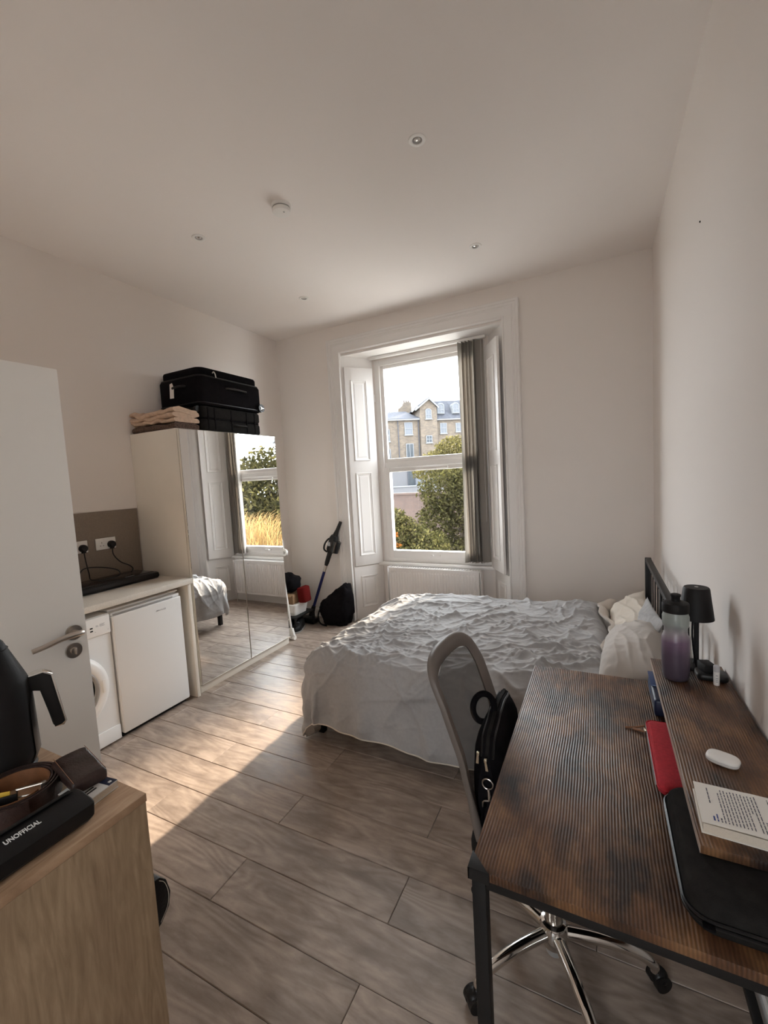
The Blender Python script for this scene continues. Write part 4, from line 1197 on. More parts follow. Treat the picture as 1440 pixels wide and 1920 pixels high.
# ------------------------------------------------------------------ office chair
HX, HY = -.152, 1.345
ch = thing('office_chair', (HX, HY, 0), 'taupe mesh-back office chair on a chrome five-star base, pushed under the desk', 'chair')
out('hub', B().lathe([(.030, .075), (.040, .080), (.043, .095), (.043, .140), (.038, .150), (.028, .153)], (HX, HY, 0), 32), M['chrome'], ch)
gl = out('gas_lift', B().cyl((HX, HY, .145), (HX, HY, .30), .0255, n=28), M['steel'], ch)
out('piston', B().cyl((HX, HY, .29), (HX, HY, .42), .014, n=20), M['chrome'], gl)
out('lift_foot', B().cyl((HX, HY, .045), (HX, HY, .080), .025, n=24), M['grey_plastic'], ch)
for k in range(5):
    a = math.radians(11+72*k)
    d = V(math.cos(a), math.sin(a), 0); c = V(HX, HY, 0)
    pts = [c+d*.035+V(0, 0, .118), c+d*.12+V(0, 0, .120), c+d*.20+V(0, 0, .112), c+d*.255+V(0, 0, .095), c+d*.283+V(0, 0, .072), c+d*.288+V(0, 0, .055)]
    pp = bez(pts, 5)
    rr = [.0195-.006*i/(len(pp)-1) for i in range(len(pp))]
    leg = out('leg', B().tube(pp, rr, 14, flat=1.0), M['chrome'], ch, smooth=60)
    e = c+d*.285; s = V(-d.y, d.x, 0); tw = .6+k*1.1
    fd = V(math.cos(tw), math.sin(tw), 0); ss = V(-fd.y, fd.x, 0)
    e2 = e + fd*.016
    bc = B()
    for g in (-1, 1):
        p = e2+ss*.0155*g+V(0, 0, .0255)
        bc.cyl(p-ss*.0085, p+ss*.0085, .025, n=20)
    bc.cyl(e2-ss*.024+V(0, 0, .0255), e2+ss*.024+V(0, 0, .0255), .005, n=10)
    bc.ell(e2+V(0, 0, .034), (.026, .026, .024), 16, 8)
    out('castor', bc, M['black_plastic'], leg)
# seat and mechanism (mostly under the desk)
b = B()
P = []
q = rrect(-.375, .085, 1.125, 1.565, .11, 6)
cx, cy = -.145, 1.345
vsr = []
for z, s in ((.425, .93), (.43, .97), (.445, 1.0), (.468, 1.0), (.482, .975), (.490, .90), (.492, .5)):
    vsr.append([b.bm.verts.new((cx+(x-cx)*s, cy+(y-cy)*s, z)) for x, y in q])
for A, C in zip(vsr, vsr[1:]):
    for k in range(len(A)): b.bm.faces.new((A[k], A[(k+1) % len(A)], C[(k+1) % len(A)], C[k]))
b.bm.faces.new(vsr[0][::-1]); b.bm.faces.new(vsr[-1])
out('seat', b, M['grey_fabric'], ch)
out('mechanism', B().box(HX-.09, HX+.08, HY-.05, HY+.05, .395, .425, .006).cyl((HX+.02, HY+.05, .405), (HX+.02, HY+.20, .40), .006, n=8), M['black_plastic'], ch)
# back: outline in (y, z), leaning, bowed; x given by the lean
def back_x(y, z):
    base = np.interp(z, [.36, .42, .50, .60, .75, .90, 1.04], [-.315, -.330, -.337, -.346, -.368, -.416, -.480])
    return float(base) - .020*(1-((y-1.36)/.22)**2) + .05*(y-1.36)
def outline(s):
    """closed loop of the back, s scales towards the centre line"""
    cz = .80
    pts = []
    half = [(0, 1.030), (.06, 1.029), (.115, 1.022), (.160, 1.004), (.187, .970), (.198, .915), (.200, .84), (.196, .74), (.182, .64), (.160, .55), (.130, .49), (.08, .465), (0, .460)]
    hp = bez([(0, y, z) for y, z in half], 4)
    L1 = [(p.y, p.z) for p in hp]
    return L1 + [(-y, z) for y, z in reversed(L1[1:-1])]
ol = outline(1)
def ring(inset, dx):
    m = len(ol); r = []
    for i in range(m):
        y, z = ol[i]; y0, z0 = ol[i-1]; y1, z1 = ol[(i+1) % m]
        ty, tz = y1-y0, z1-z0; l = math.hypot(ty, tz) or 1
        ny, nz = -tz/l, ty/l
        # inward
        if ny*y + nz*(z-.78) > 0: ny, nz = -ny, -nz
        ww = inset
        yy, zz = 1.360+y+ny*ww, z+nz*ww
        r.append(V(back_x(yy, zz)+dx, yy, zz))
    return r
b = B()
W_ = .050
loops = [ring(0, .0), ring(.004, .010), ring(W_*.4, .013), ring(W_-.010, .006), ring(W_, .001), ring(W_-.006, -.006), ring(W_*.5, -.011), ring(.004, -.009)]
vl = [[b.bm.verts.new(p) for p in r] for r in loops]
for i in range(len(vl)):
    A, C = vl[i], vl[(i+1) % len(vl)]
    for k in range(len(A)): b.bm.faces.new((A[k], A[(k+1) % len(A)], C[(k+1) % len(A)], C[k]))
bf = out('back_frame', b, M['taupe_plastic'], ch, smooth=50)
inner = ring(W_-.004, .001)
zs = sorted({round(p.z, 3) for p in inner})
zs = np.linspace(min(p.z for p in inner)+.001, max(p.z for p in inner)-.001, 26)
rows = []
for z in zs:
    ys = []
    m = len(inner)
    for i in range(m):
        p, q_ = inner[i], inner[(i+1) % m]
        if (p.z-z)*(q_.z-z) <= 0 and abs(p.z-q_.z) > 1e-9:
            ys.append(p.y+(q_.y-p.y)*(z-p.z)/(q_.z-p.z))
    y0, y1 = min(ys), max(ys)
    rows.append([V(back_x(y0+(y1-y0)*k/14, z)+.002, y0+(y1-y0)*k/14, z) for k in range(15)])
out('back_mesh', B().grid(rows), M['mesh'], ch, smooth=80)
# J-shaped arms of the frame running down and under the seat
for sg in (-1, 1):
    y = 1.345+sg*.150
    pts = bez([(back_x(1.36+sg*.172, .72)-.002, 1.36+sg*.172, .72), (-.346+.05*sg*.17, 1.355+sg*.168, .58), (-.335, y, .47), (-.315, y, .395), (-.25, 1.345+sg*.10, .385), (-.17, 1.345+sg*.05, .395)], 6)
    out('frame_arm', B().tube(pts, [.004+.010*min(1, i/7) for i in range(len(pts))], 10), M['taupe_plastic'], ch, smooth=60)
# laptop bag on the seat, leaning between chair back and desk
bg = thing('laptop_bag', (-.315, 1.42, .493), 'black zipped laptop bag standing on the chair seat against the desk edge', 'bag')
def bag_rows():
    R = []
    n = 26
    for i in range(n+1):
        t = i/n
        y = 1.215+.44*t
        z1 = .800 - .035*abs(math.sin((t-.45)*3.2)) - .05*max(0, .12-t)/.12 - .02*t + .008*math.sin(t*11)
        z0 = .494
        w = .050*(1-.25*abs(2*t-1)**3)+.006*math.sin(t*8)
        xc0, xc1 = -.325, -.318 - .030*t
        if t < .04 or t > .96: w *= .65
        row = []
        for a in np.linspace(0, 2*PI, 25):
            ca, sa = math.cos(a), math.sin(a)
            fx = math.copysign(abs(ca)**.55, ca); fz = math.copysign(abs(sa)**.42, sa)
            zz = (z0+z1)/2 + fz*(z1-z0)/2
            xx = xc0+(xc1-xc0)*(zz-z0)/(z1-z0) + fx*w*(1+.10*float(noise3(y*14, zz*14, a)))*(1-.30*max(0, fz)**3)
            row.append((xx, y+.006*float(noise3(zz*12, a, 3)), zz))
        R.append(row)
    return R
R = bag_rows()
b = B().grid(R)
for r_ in (R[0], R[-1]): b.bm.faces.new([b.bm.verts.new(p) for p in r_[:-1]])
bmesh.ops.remove_doubles(b.bm, verts=b.bm.verts[:], dist=1e-5)
body = out('bag_body', b, M['black_fabric'], bg, smooth=60)
ridge = [max(r_, key=lambda p: p[2]) for r_ in R]
zp = [V(*p)+V(0, 0, .001) for p in ridge]
out('zip', B().tube([p+V(.0, 0, 0) for p in zp], .006, 6, flat=.5), M['grey_fabric'], body)
for dx in (-.018, .018):
    out('piping', B().tube([p+V(dx, 0, -.006) for p in zp[1:-1]], .004, 6), M['black_plastic'], body)
e0 = V(*min(R[1], key=lambda p: (p[2]-.77)**2+(p[0]+.33)**2))
for k, (dx, dz) in enumerate(((-.012, 0), (.010, -.018))):
    p = V(-.328+dx, 1.211, .752+dz)
    bz = B().box(p.x-.004, p.x+.004, p.y-.005, p.y+.003, p.z-.004, p.z+.006, .001)
    bz.prism([(p.x-.003, p.y-.004, p.z), (p.x+.003, p.y-.004, p.z), (p.x+.005+dx*.3, p.y-.004, p.z-.030), (p.x-.003+dx*.3, p.y-.004, p.z-.030)], (0, .002, 0))
    out('zip_pull', bz, M['brass'], bg)
rc = V(-.312, 1.205, .668)
out('ring', B().tube([rc+V(.016*math.cos(a), -.003, .016*math.sin(a)) for a in np.linspace(0, 2*PI, 20, endpoint=False)], .0022, 8, closed=True), M['steel'], bg)
cl = B().tube([rc+V(.002, -.004, -.014), rc+V(.004, -.006, -.034), rc+V(.003, -.006, -.050)], [.0035, .0055, .0035], 10)
cl.tube(bez([rc+V(.003, -.006, -.050), rc+V(-.014, -.006, -.056), rc+V(-.017, -.006, -.075)], 4), .003, 8)
out('clasp', cl, M['steel'], bg)
out('strap', B().tube(bez([rc+V(-.010, -.002, -.072), rc+V(-.02, -.004, -.11), rc+V(-.015, .01, -.16), rc+V(0, .04, -.170)], 6), .014, 8, flat=.25), M['black_fabric'], bg)
hc = V(-.366, 1.395, .795)
lat = V(.90, .44, 0)*.8+V(0, .35, 0)*.2
pts = [hc+lat*(.044*math.cos(a))+V(0, 0, .050*math.sin(a)) for a in np.linspace(-.32*PI, 1.62*PI, 30)]
pts = [V(-.338, 1.43, .750)] + pts + [V(-.335, 1.40, .735)]
out('carry_handle', B().tube(pts, .0105, 10), M['black_fabric'], bg)

# ------------------------------------------------------------------ things on the desk shelf
bx, by = .226, 1.715
bt = thing('sports_bottle', (bx, by, SZ), 'frosted sports bottle with purple drink and a black lid', 'bottle')
def bottle_mat():
    m = bpy.data.materials.new('bottle_plastic'); m.use_nodes = True
    nt = m.node_tree; N = nt.nodes.new; L = nt.links.new
    b = nt.nodes['Principled BSDF']; b.inputs['Roughness'].default_value = .38
    tc = N('ShaderNodeTexCoord'); sx = N('ShaderNodeSeparateXYZ'); L(tc.outputs['Object'], sx.inputs[0])
    n = N('ShaderNodeTexNoise'); n.inputs['Scale'].default_value = 14; L(tc.outputs['Object'], n.inputs['Vector'])
    a = N('ShaderNodeMath'); a.operation = 'MULTIPLY_ADD'; a.inputs[1].default_value = .05; L(n.outputs['Fac'], a.inputs[0]); L(sx.outputs[2], a.inputs[2])
    mr = N('ShaderNodeMapRange'); mr.inputs['From Min'].default_value = 0.02; mr.inputs['From Max'].default_value = .27; L(a.outputs[0], mr.inputs[0])
    r = N('ShaderNodeValToRGB')
    els = r.color_ramp.elements
    els[0].position = 0; els[0].color = (.060, .050, .066, 1)
    els[1].position = 1; els[1].color = (.30, .33, .31, 1)
    for p, c in ((.35, (.085, .060, .092)), (.58, (.165, .105, .170)), (.68, (.28, .245, .275)), (.80, (.29, .325, .305))):
        e = els.new(p); e.color = (*c, 1)
    L(mr.outputs[0], r.inputs[0]); L(r.outputs[0], b.inputs['Base Color'])
    b.inputs['Subsurface Weight'].default_value = 0.0
    b.inputs['Coat Weight'].default_value = .15
    return m
prof = [(0, .002), (.030, .0), (.036, .004), (.0395, .016), (.0412, .05), (.0415, .135), (.0405, .150), (.0365, .158), (.0345, .168), (.0345, .182), (.0385, .190), (.0395, .198), (.0395, .222), (.0375, .228), (.036, .234), (.036, .240)]
out('bottle_body', B().lathe(prof, (bx, by, SZ), 40), bottle_mat(), bt, smooth=60)
lid = out('lid', B().lathe([(.036, .236), (.0395, .237), (.0400, .241), (.0400, .263), (.0385, .268), (.030, .272), (.016, .274), (0, .274)], (bx, by, SZ), 40), M['black_matte'], bt, smooth=45)
out('spout', B().lathe([(.0145, .272), (.0135, .280), (.0135, .288), (.0155, .291), (.0150, .297), (.010, .299), (0, .298)], (bx, by, SZ), 24), M['black_matte'], lid, smooth=45)
lx, ly = .305, 1.842
lp = thing('table_lamp', (lx, ly, SZ), 'small black cordless table lamp with a tapered shade behind the bottle', 'lamp')
out('base', B().lathe([(0, 0), (.046, 0), (.049, .004), (.048, .010), (.02, .013), (0, .013)], (lx, ly, SZ), 40), M['black_matte'], lp)
out('stem', B().lathe([(.011, .012), (.0085, .03), (.0085, .215)], (lx, ly, SZ), 20), M['black_matte'], lp)
sh_ = out('lamp_shade', B().lathe([(.0525, .180), (.0535, .180), (.0400, .290), (.037, .294), (0, .294)], (lx, ly, SZ), 48), M['black_matte'], lp, smooth=45)
out('shade_inner', B().lathe([(.0515, .1805), (.0385, .285), (0, .286)], (lx, ly, SZ), 48), M['white_plastic'], sh_)
out('touch_switch', B().lathe([(.006, .2945), (.006, .2955), (0, .2955)], (lx, ly, SZ), 16), M['grey_plastic'], sh_)
cd = B().tube(bez([(lx-.012, ly-.010, SZ+.19), (lx-.014, ly-.014, SZ+.12), (lx-.010, ly-.016, SZ+.06), (lx-.006, ly-.03, SZ+.02), (lx-.008, ly-.050, SZ+.006)], 8), .0028, 7)
out('wrist_strap', cd, M['black_fabric'], lp)
cs = thing('black_charger_case', (.325, 1.768, SZ), 'small black charger with a raised block lying beside the lamp', 'charger')
b = B(); rbox(b, .288, .378, 1.720, 1.790, SZ+.0005, SZ+.022, .018); out('case_body', b, M['black_plastic'], cs)
out('plug_block', B().box(-.018, .018, -.026, .026, 0, .028, .004, mtx=T(.322, 1.765, SZ+.022) @ Rz(.3)), M['black_matte'], cs)
lb = thing('lip_balm', (.338, 1.706, SZ), 'small white lip balm tube standing in front of the black charger', 'lip balm')
out('tube', B().lathe([(0, 0), (.0082, 0), (.0085, .002), (.0085, .046)], (.338, 1.706, SZ), 24), M['white_plastic'], lb)
out('cap', B().lathe([(.0086, .046), (.0088, .047), (.0088, .064), (.007, .0665), (0, .067)], (.338, 1.706, SZ), 24), M['frost'], lb)
lbm = B()
for k, z in enumerate((.012, .018, .024, .033)):
    lbm.box(.338-.0035, .338+.003-.001*(k % 2), 1.706-.0088, 1.706-.0083, SZ+z, SZ+z+.0025)
out('label_print', lbm, M['print_grey'], lb)
eb = thing('earbud_case', (.262, 1.255, SZ), 'glossy white earbud case lying on the desk shelf', 'earbud case')
Rb = T(.262, 1.253, SZ+.0112) @ Rz(math.radians(-22))
out('case_lower', B().ell((0, 0, 0), (.0335, .0235, .0108), 40, 16, .62, mtx=Rb), M['white_plastic'], eb, smooth=80)
sm = B().tube([Rb @ V(x, y, .0008) for x, y in [(.0338*math.copysign(abs(math.cos(a))**.62, math.cos(a)), .0238*math.copysign(abs(math.sin(a))**.62, math.sin(a))) for a in np.linspace(0, 2*PI, 60, endpoint=False)]], .0004, 5, closed=True)
out('lid_seam', sm, M['print_grey'], eb)
# paperback lying open side up with its text page showing
Rk = T(.174, .992, SZ) @ Rz(math.radians(-2.5))
bk = thing('paperback', (.25, 1.06, SZ), 'open paperback with a page of print, lying on the near end of the desk shelf', 'book')
def kb(x0, x1, y0, y1, z0, z1, bev=0): return B().box(x0, x1, y0, y1, z0, z1, bev, mtx=Rk)
out('page_block', kb(.003, .197, .002, .130, .0018, .0200), M['paper_edge'], bk)
out('cover', kb(0, .20, 0, .133, 0, .0018), M['paper'], bk)
P = []
for i in range(25):
    t = i/24; P.append([Rk @ V(.0005+.198*t, -.001+.133*j/8, .0222+.0018*math.sin(t*PI)*(.6)+.0016*math.cos(j/8*PI)*(1 if t < .5 else .6)) for j in range(9)])
top = out('top_page', B().grid(P), M['paper'], bk)
rs = np.random.RandomState(4)
ink = B(); inkb = B()
def zpage(x, y): 
    t = x/.198; return .0222+.0018*math.sin(t*PI)*.6+.0016*math.cos(y/.133*PI)*(1 if t < .5 else .6)+.0006
def word(b, x, y0, y1, h):
    n = 4
    for k in range(n):
        a, c = y0+(y1-y0)*k/n, y0+(y1-y0)*(k+1)/n
        vs = [b.bm.verts.new(Rk @ V(*q)) for q in ((x, a, zpage(x, a)), (x+h, a, zpage(x+h, a)), (x+h, c, zpage(x+h, c)), (x, c, zpage(x, c)))]
        b.bm.faces.new(vs)
def line(b, x, ya, yb, h=.0018):
    y = ya
    while y < yb-.003:
        w = min(rs.uniform(.004, .014), yb-y)
        word(b, x, y, y+w, h); y += w+.0018
rowsx = []
x = .022
line(inkb, x, .012, .030, .0030); line(ink, x, .066, .118, .0020)
for k in range(2): 
    x += .0062; line(inkb if k == 0 else ink, x, .012, (.034 if k == 0 else .026), .0024)
for k in range(9):
    x += .0058; line(ink, x, .012, .120 - (.0 if k else .01))
x += .0058; line(ink, x, .064, .120)
for k in range(3):
    x += .0058; line(ink, x, .012, .122 if k < 2 else .05)
x += .010
for k in range(6):
    x += .0058; line(ink, x, .012, .122)
x += .006
for k in range(6):
    x += .0058
    if x < .188: line(ink, x, .012, .122)
out('print_lines', ink, M['ink'], top, smooth=0)['kind'] = 'stuff'
out('heading_print', inkb, M['blue_ink'], top, smooth=0)
# ------------------------------------------------------------------ things on the desktop
rp = thing('pencil_case', (.165, 1.36, DZ), 'red felt pencil case lying half under the desk shelf', 'pencil case')
def softbox(x0, x1, y0, y1, z0, z1, r, rot=0.0, edge=.4):
    b = B()
    cx, cy = (x0+x1)/2, (y0+y1)/2
    q = rrect(x0-cx, x1-cx, y0-cy, y1-cy, r, 8)
    vsr = []
    H = z1-z0
    for t in np.linspace(0, 1, 9):
        ang = -PI/2+PI*t
        s = 1-edge*H*(1-abs(math.cos(ang))**.8)/min(x1-x0, y1-y0)*2
        z = z0+H*(.5+.5*math.sin(ang))
        vsr.append([b.bm.verts.new((cx+x*s, cy+y*s, z)) for x, y in q])
    for A, C in zip(vsr, vsr[1:]):
        for k in range(len(A)): b.bm.faces.new((A[k], A[(k+1) % len(A)], C[(k+1) % len(A)], C[k]))
    b.bm.faces.new(vsr[0][::-1]); b.bm.faces.new(vsr[-1])
    if rot: b.xf(T(cx, cy, 0) @ Rz(rot) @ T(-cx, -cy, 0))
    return b, [(cx+x, cy+y) for x, y in q]
b, q = softbox(.122, .205, 1.195, 1.530, DZ+.0005, DZ+.030, .022, edge=.30)
cb_ = out('case_body', b, M['red_felt'], rp, smooth=60)
out('seam_welt', B().tube([(x, y, DZ+.021) for x, y in rrect(.1215, .2055, 1.1945, 1.5305, .022, 8)], .0022, 6, closed=True), M['red_felt'], cb_)
out('zip', B().tube([(.1212, y, DZ+.013) for y in (1.225, 1.36, 1.505)], .0028, 6), M['brown_leather'], rp)
out('zip_slider', B().box(.113, .1215, 1.476, 1.488, DZ+.009, DZ+.017, .0015), M['brass'], rp)
lt = B().prism([(.113, 1.480, DZ+.006), (.112, 1.488, DZ+.006), (.083, 1.500, DZ+.003), (.082, 1.490, DZ+.003)], (0, 0, .003))
out('pull_tab', lt, M['tan_leather'], rp)
out('pull_cord', B().tube(bez([(.116, 1.512, DZ+.010), (.100, 1.505, DZ+.007), (.078, 1.500, DZ+.004), (.062, 1.496, DZ+.003)], 6), .0028, 7), M['tan_leather'], rp)
nb = thing('navy_box', (.185, 1.70, DZ), 'glossy dark blue box standing under the far end of the desk shelf', 'box')
out('box_body', B().box(.152, .225, 1.60, 1.815, DZ+.0005, DZ+.058, .008, 3), M['navy'], nb)
out('lid', B().box(.1505, .2265, 1.70, 1.817, DZ+.0575, DZ+.063, .003), M['blue_label'], nb, label='bright blue lid')
out('printed_band', B().prism([(.1515, 1.72, DZ+.020), (.1515, 1.79, DZ+.035), (.1515, 1.79, DZ+.045), (.1515, 1.72, DZ+.030)], (-.0004, 0, 0)), M['lightblue'], nb)
# organiser pouch
po_ = thing('organiser_pouch', (.26, 1.015, DZ), 'black zipped hard pouch half under the near end of the desk shelf', 'pouch')
b, q = softbox(.130, .372, .850, 1.170, DZ+.0005, DZ+.071, .040, edge=.22)
ob = out('pouch_body', b, M['grey_fabric'], po_, smooth=60)
for z in (.030, .039):
    out('zip_tape', B().tube([(x, y, DZ+z) for x, y in rrect(.1275, .3745, .8475, 1.1725, .040, 8)], .0030, 6, closed=True), M['black_plastic'], ob)
out('zip_pull', B().box(.262, .274, .839, .846, DZ+.022, DZ+.036, .002), M['black_plastic'], po_)
out('fabric_tab', B().box(.150, .168, .836, .850, DZ+.031, DZ+.035, .001), M['black_fabric'], po_)

# ------------------------------------------------------------------ oak cabinet at the left
KX0, KX1, KY0, KY1, KZ = -1.262, -.816, -.42, .494, 1.0
kb_ = thing('oak_cabinet', (-1.04, .05, 0), 'light oak cabinet in the left foreground', 'cabinet')
out('side_panel', B().box(KX1-.017, KX1-.0006, KY0, KY1-.002, 0, KZ-.0165, .0006), M['oak_side'], kb_)
out('side_panel', B().box(KX0, KX0+.017, KY0, KY1-.002, 0, KZ-.0165, .0006), M['oak_side'], kb_)
out('top_panel', B().box(KX0, KX1, KY0, KY1, KZ-.016, KZ, .0006), M['oak_top'], kb_)
out('back_panel', B().box(KX0+.018, KX1-.018, KY0, KY0+.006, 0, KZ-.017), M['oak_side'], kb_)
dws = []
for z0, z1 in ((.03, .335), (.340, .655), (.660, .978)):
    d = out('drawer', B().box(KX0+.019, KX1-.019, KY1-.022, KY1-.004, z0, z1, .001), M['oak_side'], kb_)
    dws.append(d)
yy = KY1-.004
prof = [(0, .022), (.020, .018), (.033, .002), (.040, -.030), (.034, -.058), (.014, -.080), (0, -.086)]
pl = B().prism([(-.858, yy+p, .782+z) for p, z in prof], (.032, 0, 0), bev=.002)
pu = out('drawer_pull', pl, M['black_leather'], dws[2], label='black leather drawer pull with pale stitching')
st = [V(-.8255, yy+p*.86, .782-.03+(z+.03)*.90) for p, z in prof[1:-1]]
out('stitching', B().tube(bez(st, 4), .0007, 5), M['thread'], dws[2])
# kettle
kx, ky = -1.180, .410
kt = thing('kettle', (kx, ky, KZ), 'matte black electric kettle with a chrome-trimmed handle on the oak cabinet', 'kettle')
out('power_base', B().lathe([(0, .001), (.058, .001), (.060, .004), (.057, .011), (.045, .013), (0, .013)], (kx, ky, KZ), 40), M['black_plastic'], kt)
ang0 = math.atan2(.945, .328)
out('kettle_body', B().lathe([(0, .0135), (.056, .014), (.0655, .034), (.0655, .045), (.0632, .15), (.0605, .196), (.0590, .203), (.026, .290), (.020, .298), (0, .300)], (kx, ky, KZ), 48), M['black_matte'], kt, smooth=30)
rows = []
for z, w in ((.016, .56), (.035, .60), (.10, .60), (.145, .56), (.160, .40), (.166, .22)):
    r_ = float(np.interp(z, [.014, .034, .045, .15, .20], [.057, .0655, .0655, .0632, .0605]))+.0022
    rows.append([V(kx+r_*math.cos(ang0+w*t), ky+r_*math.sin(ang0+w*t), KZ+z) for t in np.linspace(-1, 1, 13)])
out('back_strip', B().grid(rows), M['black_plastic'], kt)
hd = V(math.cos(ang0), math.sin(ang0), 0)
kc = V(kx, ky, KZ)
def hp(r, z): return kc + hd*r + V(0, 0, z)
sd_ = V(-hd.y, hd.x, 0)
out('handle_spine', B().prism([hp(.056, .165), hp(.056, .197), hp(.085, .201), hp(.0995, .190), hp(.1155, .073), hp(.110, .068), hp(.095, .068), hp(.0925, .073), hp(.079, .163)], sd_*.022, bev=.003).xf(T(*(-sd_*.011))), M['black_plastic'], kt)
out('handle_trim', B().prism([hp(.057, .1975), hp(.057, .2005), hp(.085, .2045), hp(.1025, .192), hp(.1190, .072), hp(.112, .064), hp(.095, .066), hp(.095, .0675), hp(.110, .0675), hp(.1158, .073), hp(.0998, .1905), hp(.085, .2012)], sd_*.023, bev=.0008).xf(T(*(-sd_*.0115))), M['chrome'], kt)
out('lid_seam', B().tube([kc+V(.0325*math.cos(a), .0325*math.sin(a), .2755) for a in np.linspace(0, 2*PI, 40, endpoint=False)], .001, 5, closed=True), M['black_plastic'], kt)
# small booklet with piano keys under the brown pouch
kbk = thing('piano_booklet', (-.93, .45, KZ), 'small white booklet with black piano keys and a blue band, under the brown leather pouch', 'book')
RB = T(-.888, .483, KZ) @ Rz(math.radians(7))
def pb(x0, x1, y0, y1, z0, z1, bev=0): return B().box(x0, x1, y0, y1, z0, z1, bev, mtx=RB)
out('page_block', pb(-.079, -.001, -.064, -.001, .002, .0145), M['paper_edge'], kbk)
out('back_cover', pb(-.080, 0, -.065, 0, .0004, .002, .0005), M['print_white'], kbk)
fc = out('front_cover', pb(-.080, 0, -.065, 0, .0145, .0162, .0005), M['print_white'], kbk)
out('blue_band', pb(-.0795, -.0005, -.0185, -.0003, .0162, .0165), M['navy'], fc)
out('printed_square', pb(-.013, -.007, -.0125, -.0065, .0165, .0167), M['print_white'], fc)
for x in (-.0205, -.0285, -.0445, -.0525, -.0605):
    out('printed_key', pb(x-.0022, x+.0022, -.060, -.030, .0162, .0165), M['black_plastic'], fc)
# brown leather pouch, tapering to its closed end
Rw_ = T(-.966, .456, KZ+.0168) @ Rz(math.radians(-100))
wl = thing('leather_pouch', (-.95, .45, KZ+.0168), 'dark brown leather pouch lying on the small piano booklet', 'pouch')
rows = []
for i in range(25):
    t = i/24; y = -.060+.112*t
    w = .034-.003*t; h = (.034-.009*t)*(1 if .03 < t < .97 else .78)
    if t > .97: w *= .93
    rows.append([Rw_ @ V(math.copysign(abs(math.cos(a))**.45, math.cos(a))*w, y, .0005+h/2+math.copysign(abs(math.sin(a))**.6, math.sin(a))*h/2+.0012*float(noise3(y*40, a, 1))) for a in np.linspace(0, 2*PI, 25)])
b = B().grid(rows)
for r_ in (rows[0], rows[-1]): b.bm.faces.new([b.bm.verts.new(p) for p in r_[:-1]])
bmesh.ops.remove_doubles(b.bm, verts=b.bm.verts[:], dist=1e-5)
out('pouch_body', b, M['brown_leather'], wl, smooth=60)
for s in (-1, 1):
    out('stitching', B().tube([Rw_ @ V(s*.028, -.058+.11*t, .0345-.0095*t) for t in np.linspace(0, 1, 12)], .0006, 5), M['tan_leather'], wl)
# rolled belt
bc_ = V(-1.035, .372, KZ+.001)
be = thing('rolled_belt', tuple(bc_), 'rolled dark brown leather belt with a tan lining and metal buckle on the oak cabinet', 'belt')
def strip(name, pts, h, th, m, parent, z0=0.0):
    b = B()
    n = len(pts)
    rows = []
    for i, p in enumerate(pts):
        a = pts[max(0, i-1)]; c = pts[min(n-1, i+1)]
        t = (c-a).normalized(); nn = V(-t.y, t.x, 0)
        q = [(-th/2, 0), (th/2, 0), (th/2*1.25, h*.15), (th/2*1.25, h*.85), (th/2, h), (-th/2, h), (-th/2*1.25, h*.85), (-th/2*1.25, h*.15), (-th/2, 0)]
        rows.append([p + nn*u + V(0, 0, z0+v) for u, v in q])
    b.grid(rows)
    for r_ in (rows[0], rows[-1]): b.bm.faces.new([b.bm.verts.new(x) for x in r_[:-1]])
    bmesh.ops.remove_doubles(b.bm, verts=b.bm.verts[:], dist=1e-6)
    return out(name, b, m, parent, smooth=50)
sp = []
for i in range(150):
    a = i/149*2*PI*2.9 + .5
    r_ = .058+.0062*a/(2*PI)
    sp.append(bc_ + V(r_*math.cos(a), r_*math.sin(a), .0))
strip('strap', sp, .036, .0034, M['brown_leather'], be)
lin = [bc_ + V(.0555*math.cos(a), .0555*math.sin(a), 0) for a in np.linspace(.6, 2*PI+.3, 60)]
strip('lining', lin, .034, .0012, M['tan_leather'], be, .001)
Rbk = T(bc_.x+.030, bc_.y+.012, KZ+.021) @ Rz(math.radians(50))
loop = [Rbk @ V(.020*c, 0, .016*s) for c, s in ((-1, -1), (1, -1), (1, 1), (-1, 1))]
bu = out('buckle', B().tube(loop, .0025, 8, closed=True), M['steel'], be)
out('prong', B().tube([Rbk @ V(-.019, .001, 0), Rbk @ V(.021, -.003, 0)], .0018, 8), M['steel'], bu)
out('keeper', B().box(-.005, .005, -.004, .004, -.016, .016, .0015, mtx=T(bc_.x+.042, bc_.y+.030, KZ+.022) @ Rz(math.radians(70))), M['steel'], be)
out('tongue', B().box(-.024, .020, -.002, .002, -.015, .015, .001, mtx=T(bc_.x+.012, bc_.y-.022, KZ+.019) @ Rz(math.radians(50))), M['black_leather'], be)
out('yellow_tip', B().box(-.013, .013, -.0016, .0016, -.004, .004, .0006, mtx=T(bc_.x+.004, bc_.y-.022, KZ+.036) @ Rz(math.radians(50)) @ Ry(.1)), M['yellow'], be, label='small yellow tag inside the roll')
